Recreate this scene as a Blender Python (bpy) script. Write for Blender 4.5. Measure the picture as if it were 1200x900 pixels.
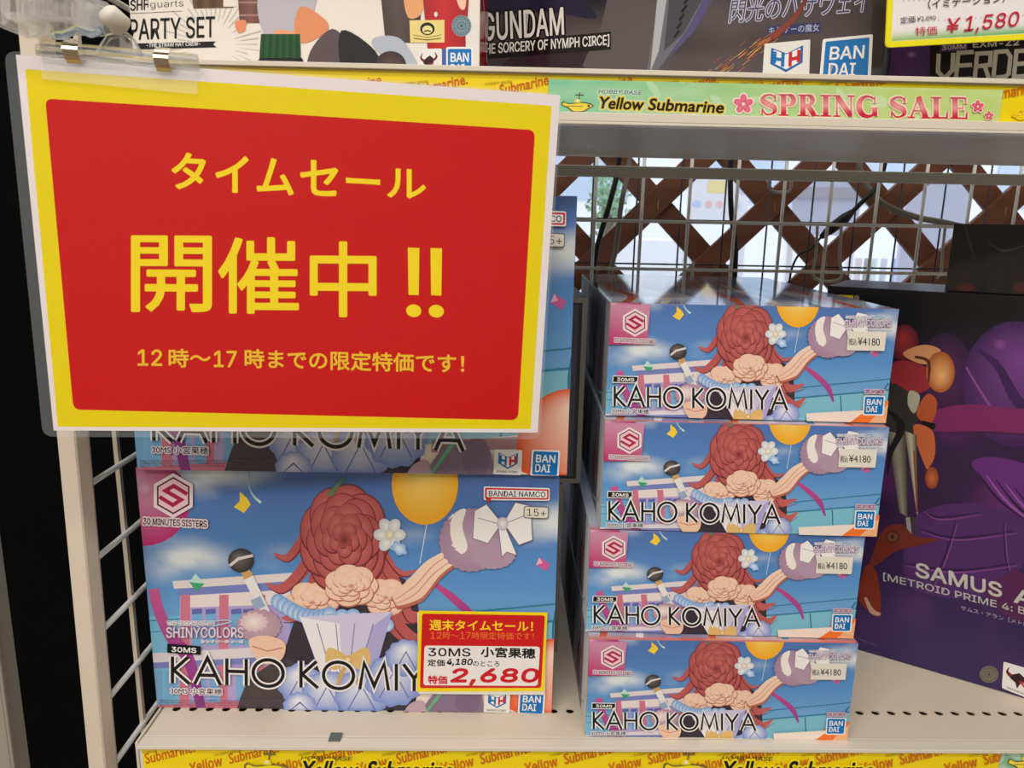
import bpy, bmesh, math, random
import numpy as np
from mathutils import Vector, Matrix, noise
random.seed(7)
for o in list(bpy.data.objects): bpy.data.objects.remove(o)
SC = bpy.context.scene
COL = SC.collection
# ------------------------------------------------------------------ camera
CAM = Vector((0.2531, -0.4649, 0.3627)); YAW, PITCH, ROLL, FPX = 0.0216, 0.2120, 0.0196, 876.7
_f = Vector((math.sin(YAW)*math.cos(PITCH), math.cos(YAW)*math.cos(PITCH), -math.sin(PITCH)))
_r = Vector((math.cos(YAW), -math.sin(YAW), 0)); _u = _r.cross(_f)
_c, _s = math.cos(ROLL), math.sin(ROLL)
CR, CU, CF = _c*_r+_s*_u, -_s*_r+_c*_u, _f
cd = bpy.data.cameras.new('camera'); cam = bpy.data.objects.new('camera', cd); COL.objects.link(cam)
cam.matrix_world = Matrix(((CR.x, CU.x, -CF.x, CAM.x), (CR.y, CU.y, -CF.y, CAM.y), (CR.z, CU.z, -CF.z, CAM.z), (0, 0, 0, 1)))
cd.sensor_width = 36; cd.lens = 36*FPX/1200; cd.clip_start = 0.01; cd.clip_end = 100
cd.dof.use_dof = True; cd.dof.focus_distance = 0.56; cd.dof.aperture_fstop = 22
SC.camera = cam
# ------------------------------------------------------------------ world, lights, exposure
w = bpy.data.worlds.new('world'); SC.world = w; w.use_nodes = True
wn = w.node_tree.nodes['Background']; wn.inputs[0].default_value = (0.80, 0.88, 1.0, 1); wn.inputs[1].default_value = 1.5
def area(name, loc, target, sx, sy, power, col):
    l = bpy.data.lights.new(name, 'AREA'); l.shape = 'RECTANGLE'; l.size = sx; l.size_y = sy; l.energy = power; l.color = col
    o = bpy.data.objects.new(name, l); COL.objects.link(o); o.location = loc
    o.rotation_euler = (Vector(target)-Vector(loc)).to_track_quat('-Z', 'Y').to_euler(); return o
area('ceiling_light', (0.3, -1.0, 1.72), (0.3, -1.0, 0), 2.6, 0.25, 17, (1.0, 0.965, 0.93))
area('ceiling_light', (-0.5, -1.9, 1.72), (-0.5, -1.9, 0), 2.6, 0.25, 38, (1.0, 0.97, 0.94))
area('ceiling_light', (0.3, 0.35, 1.72), (0.3, 0.35, 0), 2.6, 0.25, 8, (1.0, 0.97, 0.94))
SC.view_settings.view_transform = 'Standard'; SC.view_settings.look = 'None'; SC.view_settings.gamma = 1
SC.view_settings.use_curve_mapping = False; SC.view_settings.exposure = 0.5
# ------------------------------------------------------------------ measuring: a pixel of the 1200x900 photograph to a point on a known plane
def ray(px, py): return CF + CR*((px-600)/FPX) - CU*((py-450)/FPX)
def on(px, py, ax, val):
    d = ray(px, py); return CAM + d*((val-CAM[ax])/d[ax])
class Face:
    def __init__(s, o, ux, uz=(0, 0, 1)):
        s.o = Vector(o); s.ux = Vector(ux).normalized(); s.uz = Vector(uz).normalized(); s.n = s.ux.cross(s.uz)   # n points back
    def __call__(s, px, py):
        d = ray(px, py); t = (s.o-CAM).dot(s.n)/d.dot(s.n); p = CAM+d*t-s.o
        return p.dot(s.ux), p.dot(s.uz)
    def matrix(s):
        n = -s.n
        return Matrix(((s.ux.x, n.x, s.uz.x, s.o.x), (s.ux.y, n.y, s.uz.y, s.o.y), (s.ux.z, n.z, s.uz.z, s.o.z), (0, 0, 0, 1)))
def yawface(x, y, z, r): return Face((x, y, z), (math.cos(r), math.sin(r), 0))
# ------------------------------------------------------------------ colours and materials
def lin(v):
    v /= 255.0
    return v/12.92 if v <= 0.04045 else ((v+0.055)/1.055)**2.4
def C(r, g, b): return (lin(r), lin(g), lin(b), 1.0)
def mixc(a, b, t):
    t = max(0, min(1, t)); return tuple(a[i]*(1-t)+b[i]*t for i in range(4))
MATS = {}
def mat(name, col=(.8, .8, .8, 1), rough=.5, metal=0, spec=.5, trans=0, alpha=1, ior=1.45, bump=0, bscale=50, var=0, emit=0, coat=0):
    if name in MATS: return MATS[name]
    m = bpy.data.materials.new(name); m.use_nodes = True; nt = m.node_tree; b = nt.nodes['Principled BSDF']
    b.inputs['Base Color'].default_value = col; b.inputs['Roughness'].default_value = rough; b.inputs['Metallic'].default_value = metal
    b.inputs['Specular IOR Level'].default_value = spec; b.inputs['Transmission Weight'].default_value = trans
    b.inputs['Alpha'].default_value = alpha; b.inputs['IOR'].default_value = ior; b.inputs['Coat Weight'].default_value = coat
    if emit: b.inputs['Emission Color'].default_value = col; b.inputs['Emission Strength'].default_value = emit
    if bump or var:
        tc = nt.nodes.new('ShaderNodeTexCoord'); nz = nt.nodes.new('ShaderNodeTexNoise'); nz.inputs['Scale'].default_value = bscale; nz.inputs['Detail'].default_value = 4
        nt.links.new(tc.outputs['Object'], nz.inputs['Vector'])
        if bump:
            bp = nt.nodes.new('ShaderNodeBump'); bp.inputs['Strength'].default_value = bump; bp.inputs['Distance'].default_value = .002
            nt.links.new(nz.outputs[0], bp.inputs['Height']); nt.links.new(bp.outputs[0], b.inputs['Normal'])
        if var:
            mx = nt.nodes.new('ShaderNodeMix'); mx.data_type = 'RGBA'; mx.inputs['A'].default_value = tuple(c*(1-var) for c in col[:3])+(1,)
            mx.inputs['B'].default_value = tuple(min(1, c*(1+var)) for c in col[:3])+(1,)
            nt.links.new(nz.outputs[0], mx.inputs['Factor']); nt.links.new(mx.outputs['Result'], b.inputs['Base Color'])
    MATS[name] = m; return m
def printmat(name, rough, spec=.5, coat=0, bump=0, bscale=40):
    m = mat(name, rough=rough, spec=spec, coat=coat, bump=bump, bscale=bscale); nt = m.node_tree
    a = nt.nodes.new('ShaderNodeVertexColor'); a.layer_name = 'ink'
    nt.links.new(a.outputs['Color'], nt.nodes['Principled BSDF'].inputs['Base Color']); return m
M_PRINT = printmat('printed card', .38, .4, bump=.04, bscale=25)
M_GLOSS = printmat('glossy printed film', .10, .6, bump=.15, bscale=18)
M_LID = printmat('glossy lid film', .06, .7, bump=.05, bscale=9)
M_SIDE = printmat('matt printed side', .6, .15)
M_LAM = printmat('laminated print', .22, .5, bump=.25, bscale=14)
M_CARD = mat('white card', C(226, 222, 214), .5)
M_BEIGE = mat('beige painted steel', C(213, 199, 178), .42, var=.03, bscale=30)
M_WIRE = mat('pale coated wire', C(205, 205, 200), .35)
M_GREYW = mat('grey wire', C(226, 226, 218), .35)
M_BLACKW = mat('black wire', C(16, 16, 18), .5)
M_WOOD = mat('brown stained wood', C(100, 56, 34), .6, var=.35, bscale=45, bump=.2)
M_BLACK = mat('black cloth', C(6, 6, 7), .95, spec=.1)
M_CLEAR = mat('clear plastic', (.96, .97, .99, 1), .08, trans=.8, ior=1.25, alpha=.45)
M_FILM = mat('clear film', (.85, .88, .9, 1), .1, alpha=.06, spec=.2)
M_CHROME = mat('bright metal', C(190, 175, 150), .2, metal=1)
M_DARK = mat('black rubber', C(18, 18, 20), .5)
M_WHITEP = mat('white plastic', C(215, 208, 195), .4)
# ------------------------------------------------------------------ mesh helpers
def link(name, me, m=None, parent=None):
    o = bpy.data.objects.new(name, me); COL.objects.link(o)
    if m is not None and me is not None and len(me.materials) == 0: me.materials.append(m)
    if parent is not None: o.parent = parent
    return o
def tag(o, label=None, cat=None, group=None, kind=None):
    if label: o['label'] = label
    if cat: o['category'] = cat
    if group: o['group'] = group
    if kind: o['kind'] = kind
    return o
def empty(name, loc=(0, 0, 0), rz=0, label=None, cat=None, group=None, mw=None):
    o = bpy.data.objects.new(name, None); COL.objects.link(o); o.empty_display_size = .02
    if mw is not None: o.matrix_world = mw
    else: o.location = loc; o.rotation_euler = (0, 0, rz)
    return tag(o, label, cat, group)
def bm_mesh(name, bm, smooth=False):
    me = bpy.data.meshes.new(name); bm.normal_update(); bm.to_mesh(me); bm.free()
    if smooth:
        for p in me.polygons: p.use_smooth = True
    return me
def add_box(bm, lo, hi, bev=0):
    r = bmesh.ops.create_cube(bm, size=1)
    vs = r['verts']
    for v in vs: v.co = Vector([lo[i]+(v.co[i]+.5)*(hi[i]-lo[i]) for i in range(3)])
    if bev: bmesh.ops.bevel(bm, geom=list({e for v in vs for e in v.link_edges}), offset=bev, segments=2, affect='EDGES', profile=.5)
def box(name, lo, hi, m, parent=None, bev=0):
    bm = bmesh.new(); add_box(bm, lo, hi, bev); return link(name, bm_mesh(name, bm), m, parent)
def boxes(name, lst, m, parent=None, bev=0):
    bm = bmesh.new()
    for lo, hi in lst: add_box(bm, lo, hi, bev)
    return link(name, bm_mesh(name, bm), m, parent)
def add_tube(bm, pts, r, n=8, cap=True):
    pts = [Vector(p) for p in pts]; rings = []; up = None
    for i, p in enumerate(pts):
        t = (pts[min(i+1, len(pts)-1)]-pts[max(i-1, 0)]).normalized()
        if up is None: up = t.orthogonal().normalized()
        up = (up-t*up.dot(t)).normalized(); s = t.cross(up)
        rr = r[i] if isinstance(r, (list, tuple)) else r
        rings.append([bm.verts.new(p+(up*math.cos(a)+s*math.sin(a))*rr) for a in [2*math.pi*k/n for k in range(n)]])
    for a, b in zip(rings, rings[1:]):
        for k in range(n): bm.faces.new((a[k], a[(k+1) % n], b[(k+1) % n], b[k]))
    if cap: bm.faces.new(rings[0][::-1]); bm.faces.new(rings[-1])
def tube(name, pts, r, m, parent=None, n=8):
    bm = bmesh.new(); add_tube(bm, pts, r, n); return link(name, bm_mesh(name, bm, True), m, parent)
def smooth_path(P, per=8, closed=False):
    P = [np.array(p, float) for p in P]; n = len(P); out = []
    rng = range(n) if closed else range(n-1)
    for i in rng:
        g = (lambda k: P[k % n]) if closed else (lambda k: P[max(0, min(n-1, k))])
        a, b, c, d = g(i-1), g(i), g(i+1), g(i+2)
        for k in range(per):
            t = k/per; out.append(.5*((2*b)+(-a+c)*t+(2*a-5*b+4*c-d)*t*t+(-a+3*b-3*c+d)*t**3))
    if not closed: out.append(P[-1])
    return out
# ------------------------------------------------------------------ printed matter: flat inked shapes lying on a face
_glyph = {}
try:
    import os
    FONT = bpy.data.fonts.load(os.path.join(bpy.utils.system_resource('DATAFILES'), 'fonts', 'Inter.woff2'))   # Blender's own interface typeface
except Exception: FONT = None
def glyphs(s, bold, rnd=False):
    k = (s, bold, rnd)
    if k in _glyph: return _glyph[k]
    cu = bpy.data.curves.new('t', 'FONT'); cu.body = s; cu.size = 1; cu.offset = 0 if bold > 0 else bold; cu.resolution_u = 3
    if FONT and s.isascii() and not rnd: cu.font = FONT
    ob = bpy.data.objects.new('t', cu); COL.objects.link(ob); dg = bpy.context.evaluated_depsgraph_get(); dg.update()
    me = ob.evaluated_get(dg).to_mesh(); V = np.array([v.co[:2] for v in me.vertices]); F = [tuple(p.vertices) for p in me.polygons]
    ob.to_mesh_clear(); bpy.data.objects.remove(ob); bpy.data.curves.remove(cu)
    lo, hi = V.min(0), V.max(0); V = (V-lo)/(hi-lo)
    _glyph[k] = (V, F); return _glyph[k]
class Art:
    E = 4e-6; SUB = 2e-6
    def __init__(s, f, clip=None, start=2e-5):
        s.f, s.clip, s.z = f, clip, start; s.V, s.F, s.K = [], [], []
    def step(s): s.z += s.E
    def sub(s): s.z += s.SUB
    def add(s, pts, faces, cols):
        b = len(s.V); c = s.clip
        for (x, y) in pts:
            u, v = s.f(x, y)
            if c: u = min(max(u, c[0]), c[2]); v = min(max(v, c[1]), c[3])
            s.V.append((u, -s.z, v))
        s.F += [tuple(b+i for i in f) for f in faces]
        s.K += cols if isinstance(cols, list) else [cols]*len(pts)
    def poly(s, pts, col, st=True):
        if st: s.step()
        s.add(pts, [tuple(range(len(pts)))], col)
    def blob(s, pts, col, per=6): s.poly(smooth_path(pts, per, True), col)
    def grid(s, q, nu, nv, fn):
        s.step(); (a, b, c, d) = [np.array(p, float) for p in q]; P = []; K = []
        for j in range(nv+1):
            for i in range(nu+1):
                t, r = i/nu, j/nv; p = (a*(1-t)+b*t)*(1-r)+(d*(1-t)+c*t)*r; P.append(tuple(p)); K.append(fn(t, r, p[0], p[1]))
        s.add(P, [(j*(nu+1)+i, j*(nu+1)+i+1, (j+1)*(nu+1)+i+1, (j+1)*(nu+1)+i) for j in range(nv) for i in range(nu)], K)
    def ell(s, cx, cy, rx, ry, c0, c1=None, rot=0, hl=(0, 0), n=28, a0=0, wob=0, wn=9):
        c1 = c1 or c0; s.step(); P = [(cx+hl[0]*rx, cy+hl[1]*ry)]; K = [c0]; F = []; R = (1/3, 2/3, 1); cr, sr = math.cos(rot), math.sin(rot)
        if wob: n = max(n, wn*4)
        for j, r in enumerate(R):
            for k in range(n):
                a = 2*math.pi*k/n; g = 1+(wob*math.cos(a*wn) if r == 1 else 0)
                x, y = rx*math.cos(a)*g, ry*math.sin(a)*g; x, y = x*cr-y*sr, x*sr+y*cr
                P.append((cx+x*r+hl[0]*rx*(1-r), cy+y*r+hl[1]*ry*(1-r))); K.append(mixc(c0, c1, r))
        for k in range(n): F.append((0, 1+k, 1+(k+1) % n))
        for j in range(2):
            for k in range(n): F.append((1+j*n+k, 1+j*n+(k+1) % n, 1+(j+1)*n+(k+1) % n, 1+(j+1)*n+k))
        s.add(P, F, K)
    def stroke(s, pts, w, col, col2=None, st=True, closed=False):
        s.step() if st else s.sub()
        P = [np.array(p, float) for p in pts]; n = len(P); W = list(w) if isinstance(w, (list, tuple)) else [w]*n
        if len(W) != n: W = list(np.interp(np.linspace(0, 1, n), np.linspace(0, 1, len(W)), W))
        L = []; R = []; K = []
        for i in range(n):
            a, b, c = (P[(i-1) % n], P[i], P[(i+1) % n]) if closed else (P[max(i-1, 0)], P[i], P[min(i+1, n-1)])
            d1 = b-a; d2 = c-b; l1 = np.hypot(*d1); l2 = np.hypot(*d2)
            if l1 < 1e-9: d1 = d2; l1 = l2
            if l2 < 1e-9: d2 = d1; l2 = l1
            d1 = d1/l1; d2 = d2/l2; t = d1+d2; lt = np.hypot(*t); t = t/lt if lt > 1e-6 else d1
            m = 1/max(.4, t[0]*d1[0]+t[1]*d1[1]); nn = np.array((-t[1], t[0]))*W[i]/2*m
            L.append(tuple(b+nn)); R.append(tuple(b-nn)); K.append(mixc(col, col2, i/max(1, n-1)) if col2 else col)
        F = [(i, (i+1) % n, n+(i+1) % n, n+i) for i in range(n if closed else n-1)]
        s.add(L+R, F, K+K)
    def ribbon(s, pts, w, col, col2=None, per=7): s.stroke(smooth_path(pts, per), w, col, col2)
    def rrect(s, q, r, col, n=5):
        s.poly(rounded(q, r, n), col)
    def text(s, t, p0, p1, h, col, bold=0, halo=0, hcol=None, up=None, shear=0, colf=None, hn=10, rnd=False):
        V, F = glyphs(t, bold, rnd); p0 = np.array(p0, float); d = np.array(p1, float)-p0
        up = np.array(up if up else (0, -h), float)
        Q = p0+np.outer(V[:, 0], d)+np.outer(V[:, 1], up)+np.outer(V[:, 1]*shear, d/np.hypot(*d))
        nl = max(len(t), 1); em = min(h, np.hypot(*d)/nl*1.6); bw = bold*em*.9 if bold > 0 else 0
        if halo:
            s.step(); halo += bw
            for k in range(hn):
                a = 2*math.pi*k/hn; s.sub(); s.add([tuple(q) for q in Q+np.array((math.cos(a), math.sin(a)))*halo], F, hcol)
        s.step()
        if bw:
            c0 = Q.mean(0); f_ = 1-bw*2/max(h, 1)*.6; Q = c0+(Q-c0)*np.array((1-bw*1.2/max(1, np.hypot(*d)), f_))
            for k in range(8): s.sub(); s.add([tuple(q) for q in Q+np.array((math.cos(k*.785), math.sin(k*.785)))*bw], F, col)
        s.sub(); s.add([tuple(q) for q in Q], F, [colf(v[0], v[1]) for v in V] if colf else col)
    def build(s, name, m, parent=None):
        me = bpy.data.meshes.new(name); me.from_pydata(s.V, [], s.F); me.update()
        a = me.color_attributes.new('ink', 'FLOAT_COLOR', 'POINT'); a.data.foreach_set('color', np.array(s.K, dtype=np.float32).ravel())
        me.materials.append(m); o = link(name, me, None, parent); return o
def rounded(q, r, n=5):
    out = []; q = [np.array(p, float) for p in q]
    for i in range(len(q)):
        a, b, c = q[i-1], q[i], q[(i+1) % len(q)]; da = (a-b)/np.hypot(*(a-b)); dc = (c-b)/np.hypot(*(c-b)); p, e = b+da*r, b+dc*r
        for k in range(n+1):
            t = k/n; out.append(tuple((1-t)**2*p+2*t*(1-t)*b+t*t*e))
    return out
WHITE = C(238, 236, 232); INK = C(14, 13, 13); SKIN = C(238, 196, 168); REDB = C(176, 82, 80); REDD = C(120, 48, 52)
# thin geometric capitals, drawn as strokes: each letter is (width, list of strokes) in a unit-high cell, y up
def arc(cx, cy, rx, ry, a0, a1, n=22): return [(cx+rx*math.cos(math.radians(a0+(a1-a0)*k/n)), cy+ry*math.sin(math.radians(a0+(a1-a0)*k/n))) for k in range(n+1)]
THIN = {'K': (.62, [[(.06, 0), (.06, 1)], [(.56, 1), (.1, .5), (.6, 0)]]), 'A': (.86, [[(.02, 0), (.43, 1), (.84, 0)], [(.17, .34), (.69, .34)]]),
 'H': (.74, [[(.06, 0), (.06, 1)], [(.68, 0), (.68, 1)], [(.06, .52), (.68, .52)]]), 'O': (1.02, [arc(.51, .5, .48, .5, 0, 360, 32)]),
 'M': (1.0, [[(.04, 0), (.18, 1), (.5, .14), (.82, 1), (.96, 0)]]), 'I': (.16, [[(.08, 0), (.08, 1)]]), 'Y': (.72, [[(.02, 1), (.36, .48), (.7, 1)], [(.36, .48), (.36, 0)]]), ' ': (.22, [])}
def thintext(A, t, p0, p1, h, w, col, halo=0, hcol=None, gap=.13):
    tot = sum(THIN[c][0]+gap for c in t)-gap; p0 = np.array(p0, float); d = (np.array(p1, float)-p0)/tot; S = []; x = 0
    for c in t:
        for st in THIN[c][1]: S.append([tuple(p0+d*(x+a)+np.array((0, -h))*b) for a, b in st])
        x += THIN[c][0]+gap
    if halo:
        A.step()
        for q in S: A.stroke(q, w+2*halo, hcol, st=False)
    A.step()
    for q in S: A.stroke(q, w, col, st=False)
# ------------------------------------------------------------------ printed emblems
def hexlogo(A, cx, cy, r):
    hx = lambda k: [(cx+k*r*math.sin(math.radians(60*i)), cy-k*r*math.cos(math.radians(60*i))) for i in range(6)]
    A.poly(hx(1.2), C(240, 222, 224)); A.poly(hx(1.0), C(92, 22, 40)); A.poly(hx(.9), C(240, 200, 204))
    m = C(176, 28, 78); P = lambda a: [(cx+x*r, cy-y*r) for x, y in a]
    A.stroke(P([(.74, .08), (.02, .52), (-.42, .26), (.42, -.22), (-.02, -.5), (-.74, -.06)]), r*.21, m)
def bandai(A, q, bold=.035):
    q = [np.array(p, float) for p in q]; ce = sum(q)/4
    A.rrect([ce+(p-ce)*1.14 for p in q], 2.4, WHITE); A.rrect(q, 1.6, C(0, 112, 184))
    a, b, c, d = q; P = lambda u, v: tuple((a*(1-u)+b*u)*(1-v)+(d*(1-u)+c*u)*v); h = np.hypot(*(d-a))
    A.text('BAN', P(.12, .47), P(.89, .47), h*.32, WHITE, bold, up=tuple((a-d)*.33)); A.text('DAI', P(.12, .88), P(.71, .88), h*.32, WHITE, bold, up=tuple((a-d)*.33))
def hobbylogo(A, q, words=True):
    q = [np.array(p, float) for p in q]; a, b, c, d = q; P = lambda u, v: tuple((a*(1-u)+b*u)*(1-v)+(d*(1-u)+c*u)*v)
    A.rrect(q, 1.5, C(228, 226, 220)); sh = [(.15, .12), (.5, .3), (.85, .12), (.85, .55), (.5, .78), (.15, .55)]
    A.poly([P(*p) for p in sh], C(10, 100, 170)); A.poly([P(.5+(x-.5)*.84, .42+(y-.42)*.8) for x, y in sh], WHITE)
    W = np.hypot(*(b-a))*.075; bl = C(10, 110, 180); rd = C(196, 28, 44)
    for sgn, col in ((-1, bl), (1, rd)):
        for x in (.08, .26): A.stroke([P(.5+sgn*x, .27+(.0 if x < .2 else -.04)), P(.5+sgn*x, .64-(.0 if x < .2 else .1))], W, col)
        A.stroke([P(.5+sgn*.08, .46), P(.5+sgn*.26, .42)], W, col)
    if words: A.text('BANDAI HOBBY', P(.12, .93), P(.88, .93), 2.2, C(60, 60, 60), .02)
def hornlogo(A, q):
    q = [np.array(p, float) for p in q]; a, b, c, d = q; P = lambda u, v: tuple((a*(1-u)+b*u)*(1-v)+(d*(1-u)+c*u)*v); W = np.hypot(*(b-a))
    A.rrect(q, 2, C(232, 228, 224)); k = C(48, 26, 26); r = C(176, 36, 40)
    A.stroke([P(*p) for p in smooth_path([(.18, .16), (.13, .33), (.27, .44), (.42, .4)], 5)], [W*.02, W*.08, W*.12, W*.1], C(110, 30, 32))
    A.stroke([P(*p) for p in smooth_path([(.7, .14), (.78, .27), (.7, .38), (.56, .4)], 5)], [W*.02, W*.08, W*.1, W*.1], C(110, 30, 32))
    A.poly([P(*p) for p in [(.3, .36), (.5, .24), (.64, .34), (.66, .5), (.52, .62), (.44, .82), (.38, .62), (.22, .52)]], k)
    A.stroke([P(.5, .52), P(.7, .7)], W*.05, r); A.stroke([P(.58, .5), P(.86, .78)], [W*.04, W*.01], r)
    A.text('TAMASHII NATIONS', P(.12, .93), P(.88, .93), 2.2, C(60, 60, 60), .02)
def sealmark(A, cx, cy, rx, ry, base, ink):
    A.ell(cx, cy, rx, ry, base); A.stroke([(cx+rx*.86*math.cos(a), cy+ry*.86*math.sin(a)) for a in np.linspace(0, 6.283, 25)], rx*.05, ink)
    for k in range(16):
        a = k*6.283/16; A.stroke([(cx+rx*.62*math.cos(a), cy+ry*.62*math.sin(a)), (cx+rx*.76*math.cos(a+.12), cy+ry*.76*math.sin(a+.12))], rx*.08, ink)
    A.stroke([(cx+rx*.42*math.cos(a), cy+ry*.34*math.sin(a)) for a in np.linspace(0, 6.283, 17)], rx*.06, ink); A.ell(cx, cy, rx*.14, ry*.14, ink)
def shiny(A, x0, x1, y, h, sub=True):
    if sub: A.text('THE IDOLM@STER', (x0+1, y-h*1.15), (x0+(x1-x0)*.62, y-h*1.15), h*.42, C(168, 140, 168), .02, halo=h*.1, hcol=WHITE, hn=6)
    A.ribbon([(x0+(x1-x0)*.45, y-h*1.35), (x0+(x1-x0)*.72, y-h*1.7), (x0+(x1-x0)*.84, y-h*1.55), (x0+(x1-x0)*.6, y-h*1.1)], h*.12, C(170, 200, 220))
    A.text('SHINYCOLORS', (x0, y), (x1, y), h, C(222, 206, 222), .0, halo=h*.08, hcol=C(160, 130, 160))
    A.text('SHINYCOLORS', (x0, y), (x1, y), h, C(240, 232, 238), -.012)
    A.text('シャイニーカラーズ', (x0+(x1-x0)*.45, y+h*.5), (x1, y+h*.5), h*.28, C(190, 160, 185), .02, halo=h*.06, hcol=WHITE, hn=6)
# ------------------------------------------------------------------ the picture on the kit boxes: sky, balloons, building and a bouquet (a plain stand-in)
def cloudsky(x, y):
    t = (y-549)/285
    c = mixc(C(78, 106, 168), C(88, 144, 202), t*2.2); c = mixc(c, C(136, 190, 220), (t-.45)*2.2)
    n = noise.fractal(Vector((x*.011, y*.022, 3.1)), 1, 2, 4)
    m = .9*math.exp(-((x-240)/75)**2-((y-560)/22)**2)+1.2*math.exp(-((x-205)/55)**2-((y-655)/22)**2)+.9*math.exp(-((x-655)/45)**2-((y-610)/30)**2)+.6*math.exp(-((x-500)/40)**2-((y-632)/14)**2)+.5*math.exp(-((x-330)/30)**2-((y-655)/20)**2)
    return mixc(c, C(222, 228, 228), max(0, m*(.75+n*1.1)-.12))
def rose(A, cx, cy, rx, ry, base, dark, light, n=7):
    A.ell(cx, cy, rx*1.03, ry*1.03, dark, wob=.03, wn=n)
    for k in range(n):
        a = 6.283*k/n+.3; A.ell(cx+rx*.5*math.cos(a), cy+ry*.5*math.sin(a), rx*.52, ry*.46, light if k % 3 == 0 else base, base, rot=a, hl=(.3, -.2))
        A.stroke([(cx+rx*(.5*math.cos(a)+.5*math.cos(a+b)), cy+ry*(.5*math.sin(a)+.46*math.sin(a+b))) for b in np.linspace(-1.1, 1.1, 9)], [.2, rx*.045, .2], dark)
def bloom(A, T, k, cx, cy, rx, ry, base, dark, light, rings):
    """a rose: rings of overlapping petals that shrink to the heart"""
    for j in range(rings):
        f = 1-j/rings; n = max(3, 3+rings-j)
        for i in range(n):
            a = 6.283*i/n+j*.7; x, y = cx+rx*f*.52*math.cos(a), cy+ry*f*.52*math.sin(a)
            A.ell(*T(x, y), rx*f*.56*k, ry*f*.54*k, dark, rot=0); A.ell(*T(x-.4, y-.8), rx*f*.53*k, ry*f*.505*k, light, base, hl=(.35*math.cos(a), .35*math.sin(a)))
    A.ell(*T(cx, cy), rx*.16*k, ry*.14*k, dark, base)
def picture(A, T, k):
    """T maps the picture's own coordinates to the face's measuring frame, k = scale of strokes"""
    q = lambda pts: [T(*p) for p in pts]
    A.grid(q([(60, 540), (760, 540), (760, 850), (60, 850)]), 110, 60, lambda t, r, x, y: cloudsky(60+700*t, 540+310*r))
    # building
    pale = C(226, 214, 212); pink = C(206, 118, 138); lav = C(150, 150, 205); dl = C(98, 104, 170); gl = C(120, 172, 214)
    A.poly(q([(140, 722), (214, 722), (214, 850), (140, 850)]), C(120, 186, 214)); A.stroke(q([(140, 727), (214, 725)]), 1.5*k, C(60, 130, 160)); A.stroke(q([(140, 740), (214, 738)]), 1.2*k, C(60, 130, 160))
    A.poly(q([(211, 688), (340, 680), (340, 850), (211, 850)]), C(176, 160, 206)); A.poly(q([(202, 681), (345, 671), (345, 681), (204, 690)]), pale)
    A.poly(q([(208, 690), (340, 681), (340, 691), (209, 698)]), C(120, 130, 190)); A.poly(q([(216, 698), (340, 691), (340, 708), (217, 712)]), C(232, 218, 214))
    for x in (217, 262, 305): A.poly(q([(x-5, 697), (x+6, 697), (x+6, 850), (x-5, 850)]), pink)
    for x in (231, 247, 277, 291): A.poly(q([(x-6, 714), (x+6, 713), (x+6, 756), (x-6, 757)]), gl); A.poly(q([(x-6, 714), (x+6, 713), (x+6, 719), (x-6, 720)]), dl)
    A.poly(q([(150, 765), (345, 756), (345, 768), (150, 776)]), C(222, 212, 216)); A.poly(q([(150, 776), (345, 768), (345, 775), (150, 783)]), C(124, 132, 190))
    for x in (165, 185, 200, 235, 252, 283, 297): A.poly(q([(x-6, 786), (x+6, 786), (x+6, 832), (x-6, 832)]), gl)
    A.poly(q([(150, 826), (345, 818), (345, 832), (150, 836)]), pink)
    # balloons, confetti, streamers
    A.ell(*T(166, 588), 57*k, 52*k, C(206, 150, 176), C(190, 40, 112), hl=(-.1, -.45)); A.ell(*T(168, 572), 9*k, 7*k, C(222, 178, 196), C(206, 140, 170))
    A.ell(*T(498, 567), 39*k, 48*k, C(244, 220, 120), C(244, 172, 28), hl=(-.1, -.5)); A.stroke(q([(500, 615), (492, 660)]), 1*k, C(210, 220, 226))
    A.ribbon(q([(180, 690), (186, 715), (200, 745), (222, 775), (238, 840)]), [12*k, 13*k, 15*k, 10*k], C(204, 92, 148), C(140, 52, 140))
    A.poly(q([(229, 672), (240, 684), (230, 693), (222, 682)]), C(186, 222, 208)); A.poly(q([(222, 682), (240, 684), (230, 693)]), C(64, 164, 112))
    A.poly(q([(281, 576), (290, 584), (294, 591), (286, 601), (274, 594), (281, 587)]), C(246, 208, 60)); A.ribbon(q([(292, 550), (292, 570), (298, 582), (306, 589)]), [1*k, 2*k, 3.5*k], C(90, 172, 170), C(200, 230, 214))
    A.poly(q([(632, 653), (645, 661), (640, 669), (628, 662)]), C(206, 92, 150)); A.poly(q([(632, 653), (636, 660), (628, 662)]), C(234, 180, 202))
    A.stroke(q([(500, 722), (680, 708)]), 1.6*k, C(44, 120, 150)); A.stroke(q([(470, 742), (680, 728)]), 2.4*k, C(48, 128, 156))
    A.poly(q([(470, 744), (680, 730), (680, 800), (470, 800)]), C(124, 188, 208)); A.stroke(q([(575, 737), (575, 800)]), 2.2*k, C(44, 110, 140)); A.stroke(q([(648, 800), (648, 735), (662, 715)]), 2.6*k, C(44, 110, 140))
    A.poly(q([(450, 808), (680, 790), (680, 850), (450, 850)]), C(236, 220, 206)); A.poly(q([(500, 800), (600, 796), (600, 808), (500, 812)]), C(168, 130, 134))
    A.ell(*T(650, 806), 58*k, 58*k, C(246, 214, 190), C(232, 84, 26), hl=(0, -.7))
    A.ribbon(q([(506, 682), (530, 700), (552, 722), (562, 748)]), [4*k, 9*k, 10*k, 3*k], C(200, 70, 130), C(150, 70, 150))
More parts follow.
